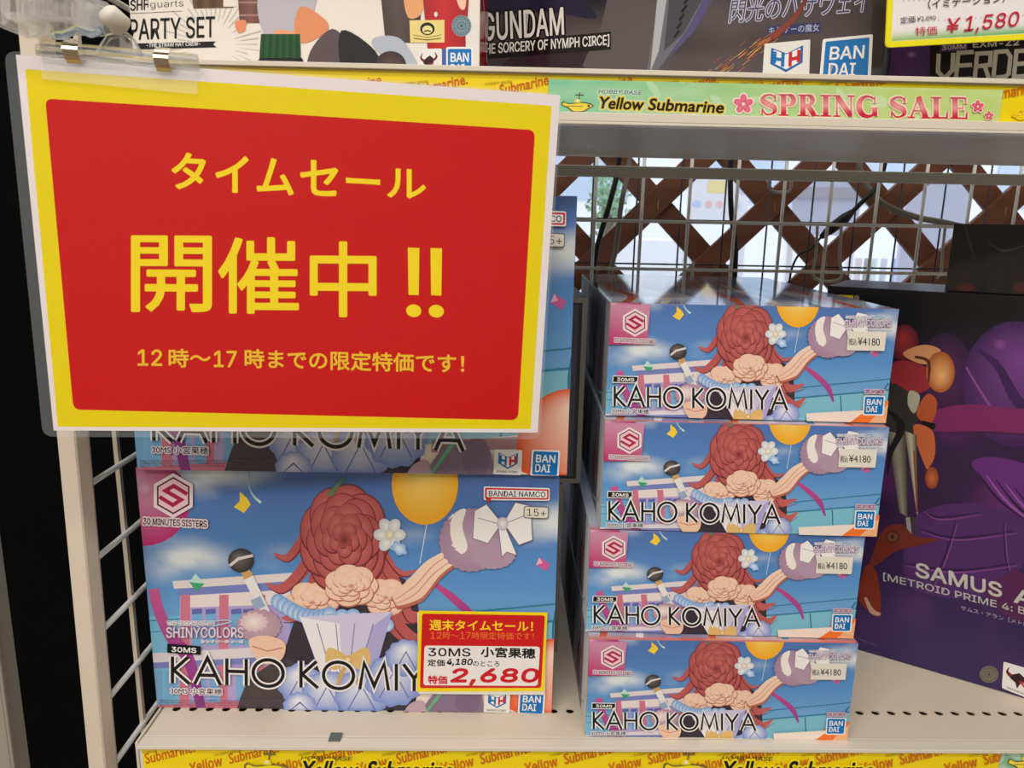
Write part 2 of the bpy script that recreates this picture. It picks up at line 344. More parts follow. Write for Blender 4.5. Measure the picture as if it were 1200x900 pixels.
    # bouquet: dark leaves, a big red rose with loose ribbons, peach roses, wrapping paper and ruffles
    A.blob(q([(340, 742), (378, 690), (470, 676), (492, 740), (470, 850), (330, 850)]), C(58, 50, 60)); A.blob(q([(282, 850), (290, 800), (335, 772), (352, 800), (348, 850)]), C(74, 64, 68))
    for pts, w in (([(372, 640), (352, 672), (330, 690), (312, 683)], 15), ([(368, 610), (350, 640), (336, 654), (320, 648)], 12), ([(375, 660), (362, 700), (345, 722), (330, 724)], 15), ([(440, 650), (462, 690), (478, 722), (510, 716)], 22), ([(440, 680), (462, 730), (490, 752), (512, 740)], 20), ([(435, 620), (455, 658), (470, 672), (488, 668)], 10)):
        A.ribbon(q(pts), [w*k, w*k, w*.8*k, 1], REDB, C(196, 98, 96)); A.ribbon(q([(x+2, y+w*.35) for x, y in pts]), [1*k, 2*k, .5*k], REDD)
    PEA = C(242, 208, 182); PED = C(186, 112, 92)
    bloom(A, T, k, 366, 706, 30, 24, SKIN, PED, PEA, 3); bloom(A, T, k, 452, 700, 26, 22, SKIN, PED, PEA, 3)
    bloom(A, T, k, 404, 632, 50, 62, REDB, REDD, C(200, 108, 102), 6); bloom(A, T, k, 412, 686, 30, 24, SKIN, PED, PEA, 4)
    A.ribbon(q([(386, 580), (398, 566), (404, 558)]), [6*k, 5*k, .5*k], C(96, 128, 92))
    for i in range(11):
        a = i/10; A.ell(*T(326+a*60, 704+18*math.sin(a*2.2)), 8*k, 9*k, C(236, 240, 244), C(112, 160, 214), rot=a, hl=(0, .5))
    for i in range(6): A.ell(*T(388+i*13, 726-6*math.sin(i)), 9*k, 8*k, C(236, 240, 244), C(128, 168, 216), hl=(0, .5))
    A.poly(q([(352, 722), (460, 716), (436, 800), (404, 830), (380, 800)]), C(206, 200, 222)); A.poly(q([(352, 722), (398, 730), (404, 830), (380, 800)]), C(236, 230, 232)); A.poly(q([(460, 716), (436, 734), (412, 830), (436, 800)]), C(174, 168, 212))
    for i in range(4): A.stroke(q([(372+i*22, 730), (398+i*4, 822)]), 1.1*k, C(130, 124, 170))
    for cx, cy, r in ((352, 800, 26), (384, 812, 30), (424, 812, 32), (462, 796, 34), (476, 770, 24), (352, 828, 20)):
        A.ell(*T(cx, cy), r*k, r*.9*k, C(236, 236, 238), C(120, 142, 206), wob=.05, wn=11, hl=(-.1, -.5)); A.stroke(q([(cx-r*.5, cy+r*.6), (cx, cy-r*.3), (cx+r*.5, cy+r*.6)]), 1.2*k, C(96, 100, 160))
    for sg in (-1, 1): A.blob(q([(408, 770), (408+sg*22, 758), (408+sg*26, 776), (408+sg*14, 784)]), C(222, 184, 112)); A.ribbon(q([(408, 772), (408+sg*8, 790), (408+sg*13, 806)]), [4*k, 5*k, 2*k], C(206, 164, 92))
    A.ell(*T(408, 772), 5*k, 5*k, C(248, 226, 170), C(200, 156, 84))
    # white flower
    for a in range(6): A.ell(*T(457+10*math.cos(a*1.05), 626+12*math.sin(a*1.05)), 9*k, 7*k, C(246, 240, 226), C(200, 206, 216), rot=a*1.05, hl=(.2, 0))
    A.ell(*T(457, 626), 5*k, 6*k, C(250, 240, 214), C(214, 196, 170)); A.ell(*T(468, 642), 10*k, 7*k, C(226, 236, 246), C(124, 170, 220), rot=.6, wob=.14, wn=5)
    # microphone standing in a fur pompon, peach streamer, mauve pompon with a white paper bow
    A.stroke(q([(290, 672), (324, 742)]), [12*k, 10*k], C(238, 232, 226), C(214, 208, 214)); A.stroke(q([(286, 664), (292, 676)]), [9*k, 12*k], C(206, 160, 96)); A.stroke(q([(300, 700), (306, 712)]), 12.5*k, C(150, 170, 196))
    A.ell(*T(283, 656), 15*k, 14*k, C(120, 112, 110), C(48, 44, 46), hl=(-.3, -.3)); A.stroke(q([(270, 662), (280, 654), (297, 650)]), 3.4*k, C(226, 216, 212))
    A.ell(*T(304, 732), 26*k, 19*k, C(196, 164, 176), C(180, 146, 160), wob=.04, wn=19); A.ell(*T(298, 728), 16*k, 11*k, C(240, 226, 216), C(214, 182, 186), wob=.1, wn=13)
    A.blob(q([(292, 750), (312, 744), (334, 752), (330, 772), (306, 776)]), SKIN); A.stroke(q([(296, 756), (314, 762), (332, 758)]), 1.2*k, C(186, 112, 92))
    A.ribbon(q([(462, 706), (486, 692), (508, 668), (536, 650)]), [16*k, 30*k, 26*k, 18*k], C(186, 104, 84)); A.ribbon(q([(462, 703), (486, 689), (508, 665), (536, 647)]), [14*k, 27*k, 23*k, 16*k], SKIN, C(244, 212, 188))
    for d_ in (-5, 5): A.ribbon(q([(464, 704+d_*.5), (487, 690+d_), (509, 666+d_), (536, 648+d_*.7)]), [1*k, 1.6*k, 1*k], C(214, 150, 124))
    A.ell(*T(552, 632), 37*k, 37*k, C(184, 154, 172), C(166, 132, 156), wob=.025, wn=27); A.ell(*T(578, 648), 26*k, 18*k, C(178, 148, 168), wob=.03, wn=21)
    A.blob(q([(534, 600), (546, 596), (542, 616), (548, 640), (540, 648), (530, 634), (528, 614)]), C(240, 232, 222))
    for i in range(9): A.stroke(q([(533+random.uniform(-4, 4), 602+i*5), (528+random.uniform(-3, 3)+i*1.4, 608+i*5)]), [3*k, .5*k], C(240, 232, 222))
    for pts in ([(590, 612), (604, 588), (622, 592), (624, 632), (608, 638)], [(588, 612), (570, 590), (556, 598), (554, 630), (572, 636)], [(584, 616), (592, 616), (606, 650), (594, 646), (588, 652)]):
        A.poly(q(pts), C(240, 236, 230)); A.stroke(q(pts), .9*k, C(120, 100, 120), closed=True)
    A.stroke(q([(594, 612), (618, 602)]), .9*k, C(150, 130, 150)); A.stroke(q([(584, 613), (560, 606)]), .9*k, C(150, 130, 150)); A.ell(*T(589, 613), 7*k, 8*k, C(244, 240, 236), C(196, 180, 196))
    # purple pouch at the bottom right
    A.blob(q([(490, 850), (508, 812), (526, 802), (560, 806), (566, 834), (556, 850)]), C(132, 110, 134)); A.blob(q([(540, 802), (556, 800), (563, 820), (556, 835), (543, 836), (534, 824)]), C(120, 100, 124)); A.stroke(q([(500, 836), (516, 812), (524, 802)]), 4*k, C(98, 176, 130)); A.blob(q([(470, 850), (478, 826), (494, 820), (500, 834), (492, 850)]), C(188, 158, 172))
def smallprint(A, x0, x1, y, col, n=46):
    for j in range(3):
        A.text(''.join(random.choice('かなのはとに商品東京のして外箱合成樹脂写真') for _ in range(n)), (x0, y+j*2.6), (x0+(x1-x0)*(1 - .04*j), y+j*2.6+.3), 1.9, col, .01)
# ------------------------------------------------------------------ shelves
def shelf(name, z, label, parent_parts=True):
    t = empty(name, (0, 0, z), 0, label, 'shelf')
    x0, x1 = .0061, 1.25
    # board: perforated near the front edge
    bm = bmesh.new(); hx = .01238; hy = .0393; hr = .0031; ys = (.0, hy-hx/2, hy+hx/2, .372)
    xs = [x0]; first = .0018; k = 0; cx = .5359-hx*43
    while cx-hx/2 < x0: cx += hx
    cells = []
    while cx+hx/2 < x1: cells.append(cx); cx += hx
    def quad(a, b, c, d, zz=0): bm.faces.new([bm.verts.new((p[0], p[1], zz)) for p in (a, b, c, d)])
    quad((x0, ys[0]), (x1, ys[0]), (x1, ys[1]), (x0, ys[1])); quad((x0, ys[2]), (x1, ys[2]), (x1, ys[3]), (x0, ys[3]))
    quad((x0, ys[1]), (cells[0]-hx/2, ys[1]), (cells[0]-hx/2, ys[2]), (x0, ys[2])); quad((cells[-1]+hx/2, ys[1]), (x1, ys[1]), (x1, ys[2]), (cells[-1]+hx/2, ys[2]))
    N = 16
    for c in cells:
        inn = []; out = []; low = []
        for i in range(N):
            a = 2*math.pi*i/N; ca, sa = math.cos(a), math.sin(a); m = max(abs(ca), abs(sa))
            inn.append(bm.verts.new((c+hr*ca, hy+hr*sa, 0))); low.append(bm.verts.new((c+hr*ca, hy+hr*sa, -.0012))); out.append(bm.verts.new((c+hx/2*ca/m, hy+hx/2*sa/m, 0)))
        for i in range(N):
            j = (i+1) % N; bm.faces.new((inn[i], out[i], out[j], inn[j])); bm.faces.new((low[i], inn[i], inn[j], low[j]))
    link('shelf_board', bm_mesh('shelf_board', bm), M_BEIGE, t)
    boxes('shelf_pan', [((x0, .0, -.0275), (x1, .0022, -.0002)), ((x0, .0022, -.0275), (x1, .012, -.0262)), ((x0, .0108, -.0262), (x1, .012, -.0155)), ((x0, .012, -.0155), (x1, .372, -.0145)),
        ((x0, .0022, -.0145), (x0+.0015, .372, -.0005)), ((x1-.0015, .0022, -.0145), (x1, .372, -.0005))], M_BEIGE, t)
    boxes('label_holder', [((x0, -.0032, .0001), (x1, .0062, .0012)), ((x0, .0072, .0002), (x1, .0090, .0008)), ((x0, -.0042, -.0014), (x1, -.0028, .0014)), ((x0, -.0008, -.0275), (x1, -.0001, .0003)), ((x0, -.0046, -.0275), (x1, -.0008, -.0226)), ((x0, -.0046, -.0292), (x1, .006, -.0276))], mat('cream plastic', C(218, 208, 190), .3), t, .0003)
    return t
low = shelf('steel_shelf', 0, 'beige perforated steel shelf carrying the blue boxes, full shelf in the middle of the picture')
ups = shelf('steel_shelf', .4495, 'beige steel shelf overhead, seen from its grey underside, carrying the boxes at the top edge')
tag(box('grey_tape_mark', (0, 0, 0), (.0085, .009, .0004), mat('grey tape', C(92, 100, 92), .6)), 'small dark grey square of tape on the front lip of the lower shelf', 'tape').location = (.138, .0015, .0016)
# side frame at the left
sf = empty('side_frame', (-.02, .01, -.9), 0, 'beige upright side frame with white wire rungs at the left end of the shelf', 'shelf frame')
def loc(p): return (p[0]+.02, p[1]-.01, p[2]+.9)
bm = bmesh.new(); pr = []
for z, dx in ((-.9, -.0185), (1.3, .0175)):
    pr.append([bm.verts.new(loc((x+dx, y, z))) for x, y in ((-.0265, .0), (-.0155, -.001), (-.0145, .0), (-.0125, .010), (-.0150, .016), (-.0265, .016))])
for k in range(6): bm.faces.new((pr[0][k], pr[0][(k+1) % 6], pr[1][(k+1) % 6], pr[1][k]))
bm.faces.new(pr[0][::-1]); bm.faces.new(pr[1]); link('post', bm_mesh('post', bm), M_BEIGE, sf)
for k in range(-10, 14):
    z = .027+k*.0533; tube('wire_rung', [loc((-.0195+z*.012, .010, z)), loc((-.018+z*.012, .4, z))], .0021, M_WIRE, sf)
for y in (.060, .17, .28, .39):
    box('upright_bar', loc((-.0225, y-.002, -.9)), loc((-.0195, y+.002, 1.3)), M_BEIGE, sf)
br = box('shelf_bracket', (0, 0, 0), (.0022, .36, .034), M_BEIGE, None, .0006); br.location = (.0020, .002, -.0345); tag(br, 'thin beige bracket plate at the left end of the lower shelf', 'bracket')
np_ = boxes('neighbouring_post', [((0, 0, 0), (.02, .02, 2.0)), ((.02, .0, 0), (.0222, .003, 2.0))], mat('grey beige steel', C(150, 142, 130), .5), None, .0008); np_.location = (-.108, 0, -.9); np_.rotation_euler = (0, math.radians(.2), 0)
tag(np_, 'grey post of the neighbouring rack cut by the left edge of the picture', 'post')
tag(box('black_cloth_panel', (-1.4, .44, -.9), (.03, .455, 1.6), M_BLACK), 'black cloth panel hanging behind the side frame at the left', 'panel')
# back grid, rear grid, lattice
P_ = .0535
bg = empty('wire_grid_panel', (.03, .4, -.9), 0, 'light grey wire grid forming the back of the shelf, with a thick top bar', 'wire grid')
gx = [.3584+P_*k for k in range(-6, 17)]
for x in gx: tube('wire', [(x-.03, .003, 0), (x-.03+.004, .003, 1.6)], .0019, M_GREYW, bg, 6)
for k in range(-5, 10):
    z = .3668+P_*k
    if abs(z-.42) < .01: continue
    tube('wire', [(-.0, 0, z+.9), (1.22, 0, z+.9+.002)], .0019, M_GREYW, bg, 6)
box('crossbar', (0, -.012, .4145+.9), (1.22, -.003, .4265+.9), mat('grey steel bar', C(190, 190, 178), .45), bg, .001)
rg = empty('rear_wire_grid', (.03, .462, -.9), 0, 'black wire grid of the opposite rack, just behind the light grey grid', 'wire grid')
for k in range(-6, 18):
    x = .366+P_*k; tube('wire', [(x-.03, 0, 0), (x-.03, 0, 1.7)], .0011, M_BLACKW, rg, 6)
for k in range(-5, 10): tube('wire', [(0, .003, .4235+P_*k+.9), (1.22, .003, .4235+P_*k+.9)], .0011, M_BLACKW, rg, 6)
lt = empty('wooden_lattice', (.461, .55, .394), 0, 'brown wooden diamond lattice behind the wire grids, in front of the bright window', 'lattice')
PL = .1548; hw = .0152
def slat(k, d):
    # slat of direction d (+1 rises to the right) crossing z=0 line at x=k*PL
    bm = bmesh.new(); L = 1.1; add_box(bm, (-L, -.004, -hw), (L, .004, hw), .0008)
    o = link('slat', bm_mesh('slat', bm), M_WOOD, lt)
    zc = 0; o.location = (k*PL, 0 if d > 0 else .0085, 0); o.rotation_euler = (0, -d*math.radians(45), 0); return o
for k in range(-6, 11):
    for d in (1, -1): slat(k, d)
for i in range(-2, 5):
    for j in range(-2, 2):
        n_ = box('staple', (-.0004, -.0006, -.006), (.0004, .0, .006), M_CHROME, lt); n_.location = (i*PL+(j % 2)*PL/2+.002, -.0042, j*PL/2-.004)
# ------------------------------------------------------------------ kit boxes
W, H, D = .2983, .19, .0781
fA = yawface(.0008, .0405, 0, -.012)
def kitbox_upright(x, y, z, rz, label):
    t = empty('model_kit_box', (x, y, z), rz, label, 'box', 'blue model kit boxes standing upright')
    box('carton', (0, 0, 0), (W, D, H), mat('printed blue carton', C(64, 88, 128), .4), t, .0004)
    return t
kA = kitbox_upright(.0008, .0405, 0, -.012, 'blue kit box upright at the bottom left, red and yellow price card on its front')
A = Art(fA, (0.0003, 0.0003, W-.0003, H-.0003))
picture(A, lambda x, y: (x, y), 1)
hexlogo(A, 204, 580, 22); A.text('30 MINUTES SISTERS', (169, 613.5), (243, 617), 7.5, INK, .03, halo=2, hcol=C(236, 214, 220))
shiny(A, 196, 286, 746, 12)
A.poly([(197, 753), (236, 756), (236, 766), (197, 763.5)], INK); A.text('30MS', (202, 762.5), (231, 764), 6, WHITE, .05)
thintext(A, 'KAHO KOMIYA', (201, 799), (535, 810), 31, 3.9, INK, 2.0, C(236, 232, 228)); A.text('30MS 小宮果穂', (201, 811.5), (261, 813), 7.5, INK, .012, halo=1.1, hcol=C(232, 220, 226))
A.rrect([(567, 569), (644, 571), (644, 586), (567, 585)], 2, WHITE); A.rrect([(568.5, 570.5), (643, 572.5), (642.6, 584.6), (568.5, 583.4)], 2, C(206, 34, 44)); A.rrect([(570.5, 572.5), (641, 574.3), (640.8, 582.8), (570.5, 581.5)], 1.2, WHITE)
A.poly([(569, 583), (576, 583), (573, 589)], C(206, 34, 44)); A.text('BANDAI NAMCO', (573, 580.4), (639, 581.8), 6.4, INK, .02)
A.rrect([(614, 592), (643, 593), (642.5, 607), (613.5, 606)], 3, C(70, 70, 70)); A.rrect([(614.8, 592.8), (642.2, 593.8), (641.7, 606.2), (614.3, 605.2)], 2.6, C(232, 226, 210)); A.text('15+', (617.5, 603.5), (639.5, 604.3), 8.5, C(50, 50, 50), .0)
hobbylogo(A, [(568, 808), (598, 809), (597, 834), (567, 833)]); bandai(A, [(610, 810), (637, 811), (635.5, 834.5), (608.5, 833.5)])
smallprint(A, 188, 330, 820, C(96, 88, 104))
pa = A.build('printed_picture', M_PRINT, kA)
sh = kA.copy(); COL.objects.link(sh)
for ch in list(kA.children):
    c = ch.copy(); COL.objects.link(c); c.parent = sh
sh.location = (.0055, .0335, H+.0005); sh.rotation_euler = (0, 0, .0)
sh['label'] = 'blue kit box on top of the bottom left one, mostly hidden behind the red sign'
# price card hanging on the box
fc = Face((.1984, .0350, .0165), (1, -.012, .012), (.0, .0, 1))
cw, chh = .0947, .0665
pc = empty('price_card', label='red and yellow price card reading 2,680 in front of the bottom left blue box', cat='price card', mw=fc.matrix())
bm = bmesh.new(); add_box(bm, (0, .0002, 0), (cw, .0010, chh)); link('card', bm_mesh('card', bm), M_CARD, pc)
A = Art(fc, None)
A.poly([(490, 715.5), (641, 718.5), (637.5, 811), (488.5, 810.5)], C(245, 214, 0)); A.rrect([(494, 719), (638, 722), (634, 807), (492, 806.5)], 3, C(204, 16, 22)); A.rrect([(497, 756.5), (632.5, 758.5), (630, 804.5), (496, 803)], 4, C(238, 230, 226))
ye = C(250, 214, 40)
A.text('週末タイムセール！', (503, 738.5), (624, 741), 12.5, ye, .025); oc = C(240, 120, 40); A.text('12', (504, 748.5), (517, 748.7), 8, oc, .0); A.text('時〜', (518.5, 749), (537, 749.2), 8.6, oc, .0); A.text('17', (539, 749), (551, 749.2), 8, oc, .0); A.text('時限定特価です！', (552.5, 749.5), (625, 750.5), 8.6, oc, .0)
A.text('30MS', (501.5, 769), (551, 769.6), 9.6, INK, .03); A.text('小宮果穂', (563, 770), (627, 772.5), 12, INK, .04)
A.text('定価', (501, 780.5), (521, 780.8), 8, INK, .03); A.text('4,180', (522.5, 780.5), (552.5, 781), 8.8, INK, .045, shear=1.5); A.text('のところ', (554, 780.8), (585, 781.5), 6.2, INK, .01)
rd = C(206, 20, 34); A.text('特価', (501.5, 801.5), (524, 802), 10, rd, .04); A.text('2,680', (527, 803), (629, 803.5), 19.5, rd, .055, shear=4)
A.build('printing', M_GLOSS, pc)
# grey boxes behind the upright ones, only their right edges show
def greybox(x1, z, h, lab):
    w_ = .30; x0 = x1-w_; t = empty('grey_window_box', (x0, .119, z), 0, lab, 'box')
    box('carton', (0, 0, 0), (w_, .12, h), mat('dark grey card', C(58, 58, 62), .5), t)
    b = .0038; boxes('border', [((0, -.0006, 0), (w_, .0002, b)), ((0, -.0006, h-b), (w_, .0002, h)), ((0, -.0006, b), (b, .0002, h-b)), ((w_-b, -.0006, b), (w_, .0002, h-b))], mat('beige grey border', C(148, 142, 130), .45), t)
    boxes('inner_panel', [((b+.002, -.0004, b+.002), (w_-b-.003, .0, h-b-.002))], mat('slate print', C(84, 88, 100), .4, var=.3, bscale=60), t)
greybox(.3095, 0, .1535, 'grey box behind the bottom left blue box, only its right edge showing above the shelf')
greybox(.3235, .1545, .152, 'upper grey box with a pale border, a sliver right of the sign')
# stack of four lying boxes
stack = [(.3212, .0102, -.012), (.3198, .0200, -.030), (.3266, .0200, -.034), (.3284, .0322, -.045)]
f4 = yawface(.3286, .0367, 3*D, -.0844)
fr = Face((stack[3][0], stack[3][1], 3*D), (math.cos(-.06), math.sin(-.06), 0))
A = Art(lambda x, y: f4(x, y), (.0, .0003, H, D-.0003))
s_ = .66
picture(A, lambda x, y: (877+(x-410)*s_, 407+(y-650)*s_), s_)
A.grid([(712, 356), (761, 356), (757, 402), (709, 402)], 8, 8, lambda t, r, x, y: mixc(C(206, 140, 168), C(190, 52, 112), r*1.1-.2*t))
hexlogo(A, 743, 377, 13.6); A.text('30 MINUTES SISTERS', (719, 399), (766, 401.5), 4.6, INK, .015, halo=1.0, hcol=C(236, 214, 220), hn=8)
A.poly([(717, 438), (747, 439), (746.5, 447.5), (716.5, 446.5)], WHITE); A.poly([(718, 439), (746, 440), (745.5, 446.6), (717.5, 445.6)], INK); A.text('30MS', (722, 444.6), (742, 445.4), 4, WHITE, .05)
thintext(A, 'KAHO KOMIYA', (718, 473.5), (922, 480), 23, 2.7, INK, 1.5, C(238, 236, 234)); A.text('30MS 小宮果穂', (716, 481.5), (759, 483), 5.4, INK, .012, halo=1, hcol=C(226, 226, 232), hn=8)
shiny(A, 990, 1046, 383, 8, True)
A.text('SD WORLD', (1014, 461), (1037, 461.6), 4, C(110, 60, 90), .03, halo=1.2, hcol=C(226, 190, 206), hn=8)
A.poly([(944, 484), (1048, 480), (1048, 500), (944, 500)], C(238, 222, 208)); A.poly([(996, 497), (1020, 478), (1052, 470), (1052, 500)], C(240, 118, 44)); A.poly([(1018, 497), (1054, 474), (1054, 500)], C(238, 178, 130))
bandai(A, [(1014, 465), (1036.5, 465.5), (1034.5, 486), (1012.5, 485.5)])
end_art = A
S = Art(lambda x, y: f4(x, y), None, start=end_art.z+3e-5)
S.poly([(994, 388), (1039.5, 389), (1037, 411.5), (992, 410.5)], C(228, 220, 206)); S.text('税込', (994.5, 404.5), (1004, 404.8), 8, C(80, 76, 74), .02); S.text('¥4180', (1005, 404.5), (1031.5, 405.5), 9, C(54, 52, 52), .01)
# left side print and top print in local coordinates (metres*1000)
def local_art(name, draw, m, parent, place):
    L = Art(lambda x, y: (x/1000, y/1000), None); draw(L); o = L.build(name, m, parent); o.matrix_local = place; return o
def side_draw(L):
    w_, h_ = 298, 78
    L.grid([(0, 0), (w_, 0), (w_, h_), (0, h_)], 40, 12, lambda t, r, x, y: mixc(C(150, 156, 170), C(92, 98, 112), .5+.9*noise.noise(Vector((x*.03, y*.012, 1)))))
    for x, c in ((250, C(170, 52, 44)), (238, C(60, 40, 44)), (226, C(150, 110, 90)), (190, C(60, 60, 76)), (150, C(150, 80, 70)), (110, C(86, 96, 120))):
        L.ribbon([(x+6, 6), (x-4, 26), (x+5, 48), (x+2, 72)], [2, 9, 6, 1], c)
    L.poly([(268, 0), (298, 0), (298, 78), (268, 78)], C(226, 224, 218))
    L.ribbon([(180, 2), (240, 4), (278, 14), (290, 30)], 2.2, C(190, 190, 188)); L.poly([(0, 76), (287, 76), (287, 78), (0, 78)], C(200, 200, 198))
def top_draw(L):
    L.grid([(0, 0), (190, 0), (190, 298), (0, 298)], 30, 40, lambda t, r, x, y: mixc(mixc(C(72, 120, 176), C(206, 214, 224), .5+1.2*noise.noise(Vector((x*.012, y*.016, 4)))), C(214, 94, 40), 1-y/9))
    for k in range(7): L.ribbon([(10+k*26, 4), (22+k*24, 60), (12+k*26, 130), (30+k*22, 210)], [5, 9, 2], (C(208, 92, 54), C(228, 222, 214), C(90, 140, 176))[k % 3])
names = ['bottom blue kit box of the flat stack on the right, resting on the shelf', 'second blue kit box from the bottom of the flat stack, white price sticker',
         'third blue kit box from the bottom of the flat stack, white price sticker', 'topmost blue kit box of the flat stack, its glossy lid catching the window light']
first = None
for k, (x, y, r) in enumerate(stack):
    if first is None:
        t = empty('model_kit_box', (x, y, k*D), r, names[k], 'box', 'blue model kit boxes stacked flat on the right')
        box('carton', (0.0004, 0, 0), (H, W, D-.0006), mat('printed blue carton', C(64, 88, 128), .4), t, .0005)
        end_art.build('printed_picture', M_PRINT, t); S.build('price_sticker', mat('dummy', C(200, 200, 200)) if False else M_PRINT, t)
        local_art('side_print', side_draw, M_SIDE, t, Matrix.Translation((0, W, 0)) @ Matrix.Rotation(math.radians(-90), 4, 'Z'))
        local_art('lid_print', top_draw, M_LID, t, Matrix.Translation((0, 0, D-.0006)) @ Matrix.Rotation(math.radians(-90), 4, 'X') @ Matrix.Scale(1, 4))
        first = t
    else:
        t = first.copy(); COL.objects.link(t); t.location = (x, y, k*D); t.rotation_euler = (0, 0, r); t['label'] = names[k]
        for chd in list(first.children):
            c = chd.copy(); COL.objects.link(c); c.parent = t
for o in bpy.data.objects:
    if o.name.startswith('lid_print'): o.matrix_local = Matrix(((1, 0, 0, 0), (0, 0, 1, 0), (0, -1, 0, D-.0006), (0, 0, 0, 1)))
# ------------------------------------------------------------------ purple box at the right
ang = math.radians(-33.83); a0 = on(1005, 761, 2, .0004); ux = Vector((math.cos(ang), math.sin(ang), 0)); org = a0-ux*((a0.x-.5285)/ux.x)
fS = Face(org, ux); SW, SH = .25, .3162
sb = empty('purple_figure_box', org, ang, 'large dark purple figure box standing at an angle at the right edge of the shelf', 'box')
box('carton', (0, 0, 0), (SW, .10, SH), mat('black purple carton', C(24, 18, 30), .3), sb, .0006)
A = Art(fS, (.0002, .0002, SW-.0002, SH-.0002))
def purp(t, r, x, y):
    c = mixc(C(12, 11, 14), C(52, 28, 66), (y-370)/120); c = mixc(c, C(52, 38, 86), (y-600)/160)
    return mixc(c, C(110, 44, 110), .9*max(0, noise.noise(Vector((x*.014, y*.016, 8))))*max(0, min(1, (y-400)/100)))
A.grid([(940, 320), (1290, 320), (1290, 860), (940, 840)], 50, 70, purp)
A.poly([(955, 344), (1000, 346), (1000, 354), (990, 348), (982, 354), (974, 348), (966, 350)], C(190, 160, 30)); A.ell(1004, 349, 3, 3, C(120, 110, 100))
pu = C(92, 44, 104); pd = C(44, 22, 58); pl = C(136, 72, 140)
A.ell(1108, 440, 32, 50, C(84, 38, 84), C(50, 24, 60)); A.ell(1190, 450, 62, 74, C(118, 62, 134), C(64, 32, 84), hl=(.1, -.4)); A.ribbon([(1146, 410), (1170, 430), (1196, 474), (1240, 500)], [3, 9, 14, 4], C(60, 30, 80))
A.ribbon([(1132, 430), (1150, 460), (1172, 490), (1200, 500)], [2, 3, 2], pl); A.ell(1172, 404, 8, 7, C(140, 74, 146), C(100, 50, 116))
A.blob([(1086, 486), (1130, 474), (1210, 480), (1290, 480), (1290, 512), (1200, 508), (1110, 506), (1092, 502)], C(122, 38, 92)); A.stroke([(1096, 508), (1150, 506), (1290, 514)], 2, C(70, 26, 66))
A.blob([(1140, 540), (1170, 536), (1210, 546), (1260, 560), (1260, 640), (1210, 620), (1150, 560)], C(100, 44, 116)); 
for i in range(5): A.ribbon([(1145+i*11, 552+i*5), (1170+i*11, 585+i*4), (1205+i*10, 612+i*4)], [1, 3, 1], C(146, 84, 156) if i % 2 else pd)
A.blob([(1080, 600), (1140, 590), (1200, 610), (1200, 660), (1150, 700), (1070, 690), (1060, 640)], C(78, 40, 98))
for pts in ([(1082, 596), (1100, 606), (1150, 600)], [(1078, 620), (1120, 630), (1190, 622)], [(1120, 610), (1108, 650), (1090, 690)], [(1176, 612), (1180, 660), (1196, 700)], [(1060, 660), (1120, 668), (1190, 660)]): A.ribbon(pts, [1, 2.4, 1], pd); A.ribbon([(x+2, y+3) for x, y in pts], [.6, 1.4, .6], pl)
A.poly([(1150, 690), (1190, 665), (1230, 700), (1200, 730), (1175, 720)], C(84, 34, 78))
# tall metallic stand-in shape at its left: orange dome, steel tapers, copper foot
og = C(206, 120, 52); od = C(120, 48, 22); st = C(176, 168, 150); sd = C(52, 48, 46)
A.ell(1060, 402, 17, 22, C(168, 52, 58), C(84, 24, 34), hl=(-.1, -.3)); A.blob([(1046, 426), (1070, 424), (1090, 436), (1088, 456), (1062, 462), (1046, 452)], C(150, 42, 52))
A.blob([(1058, 414), (1082, 404), (1102, 410), (1098, 424), (1078, 426)], C(214, 150, 100)); A.ell(1102, 436, 17, 24, C(238, 176, 112), C(168, 84, 30), hl=(.1, .2)); A.ribbon([(1072, 418), (1088, 424), (1088, 448)], [3, 4, 2], C(90, 40, 22))
A.blob([(1042, 452), (1064, 458), (1078, 466), (1072, 500), (1058, 520), (1040, 508)], sd); A.blob([(1066, 458), (1078, 464), (1072, 484), (1064, 474)], st)
A.blob([(1086, 462), (1098, 470), (1094, 492), (1084, 496), (1074, 484)], C(180, 84, 44)); A.stroke([(1080, 496), (1096, 500)], 7, INK); A.blob([(1070, 500), (1092, 504), (1096, 530), (1090, 546), (1084, 546)], C(198, 100, 56))
A.ell(1092, 560, 8, 13, C(206, 110, 60), C(140, 60, 34))
for x0_, x1_, c0 in ((1040, 1062, C(150, 144, 126)), (1060, 1074, C(196, 188, 160))):
    A.grid([(x0_, 505), (x1_, 510), (x1_+2, 606), (x0_+14, 600)], 6, 8, lambda t, r, x, y, c0=c0: mixc(c0, C(60, 52, 44), abs(t-.45)*1.8))
A.ribbon([(1040, 480), (1056, 500), (1044, 530), (1040, 556)], [2, 10, 6, 1], C(30, 26, 26)); A.stroke([(1071, 528), (1075, 600)], 2, C(150, 70, 40))
A.stroke([(1064, 606), (1066, 628)], 5, C(150, 146, 140)); A.stroke([(1070, 606), (1073, 626)], 4, C(60, 56, 54))
A.blob([(1020, 656), (1034, 622), (1056, 614), (1072, 628), (1100, 632), (1072, 640), (1050, 646), (1030, 660), (1014, 668)], C(112, 42, 28)); A.ell(1046, 629, 8, 7, C(170, 90, 60), C(56, 24, 20)); A.ell(1046, 629, 3, 3, sd)
A.blob([(1014, 664), (1026, 668), (1032, 700), (1030, 722), (1018, 716), (1006, 700)], C(128, 48, 30)); 
A.ribbon([(1014, 700), (1022, 716), (1032, 720)], [3, 6, 3], C(200, 150, 130))
A.text('SAMUS', (1073, 675), (1174, 701), 17, C(196, 190, 180), .04, up=(0, -17)); A.text('ARAN', (1188, 705), (1290, 733), 17, C(196, 190, 180), .04)
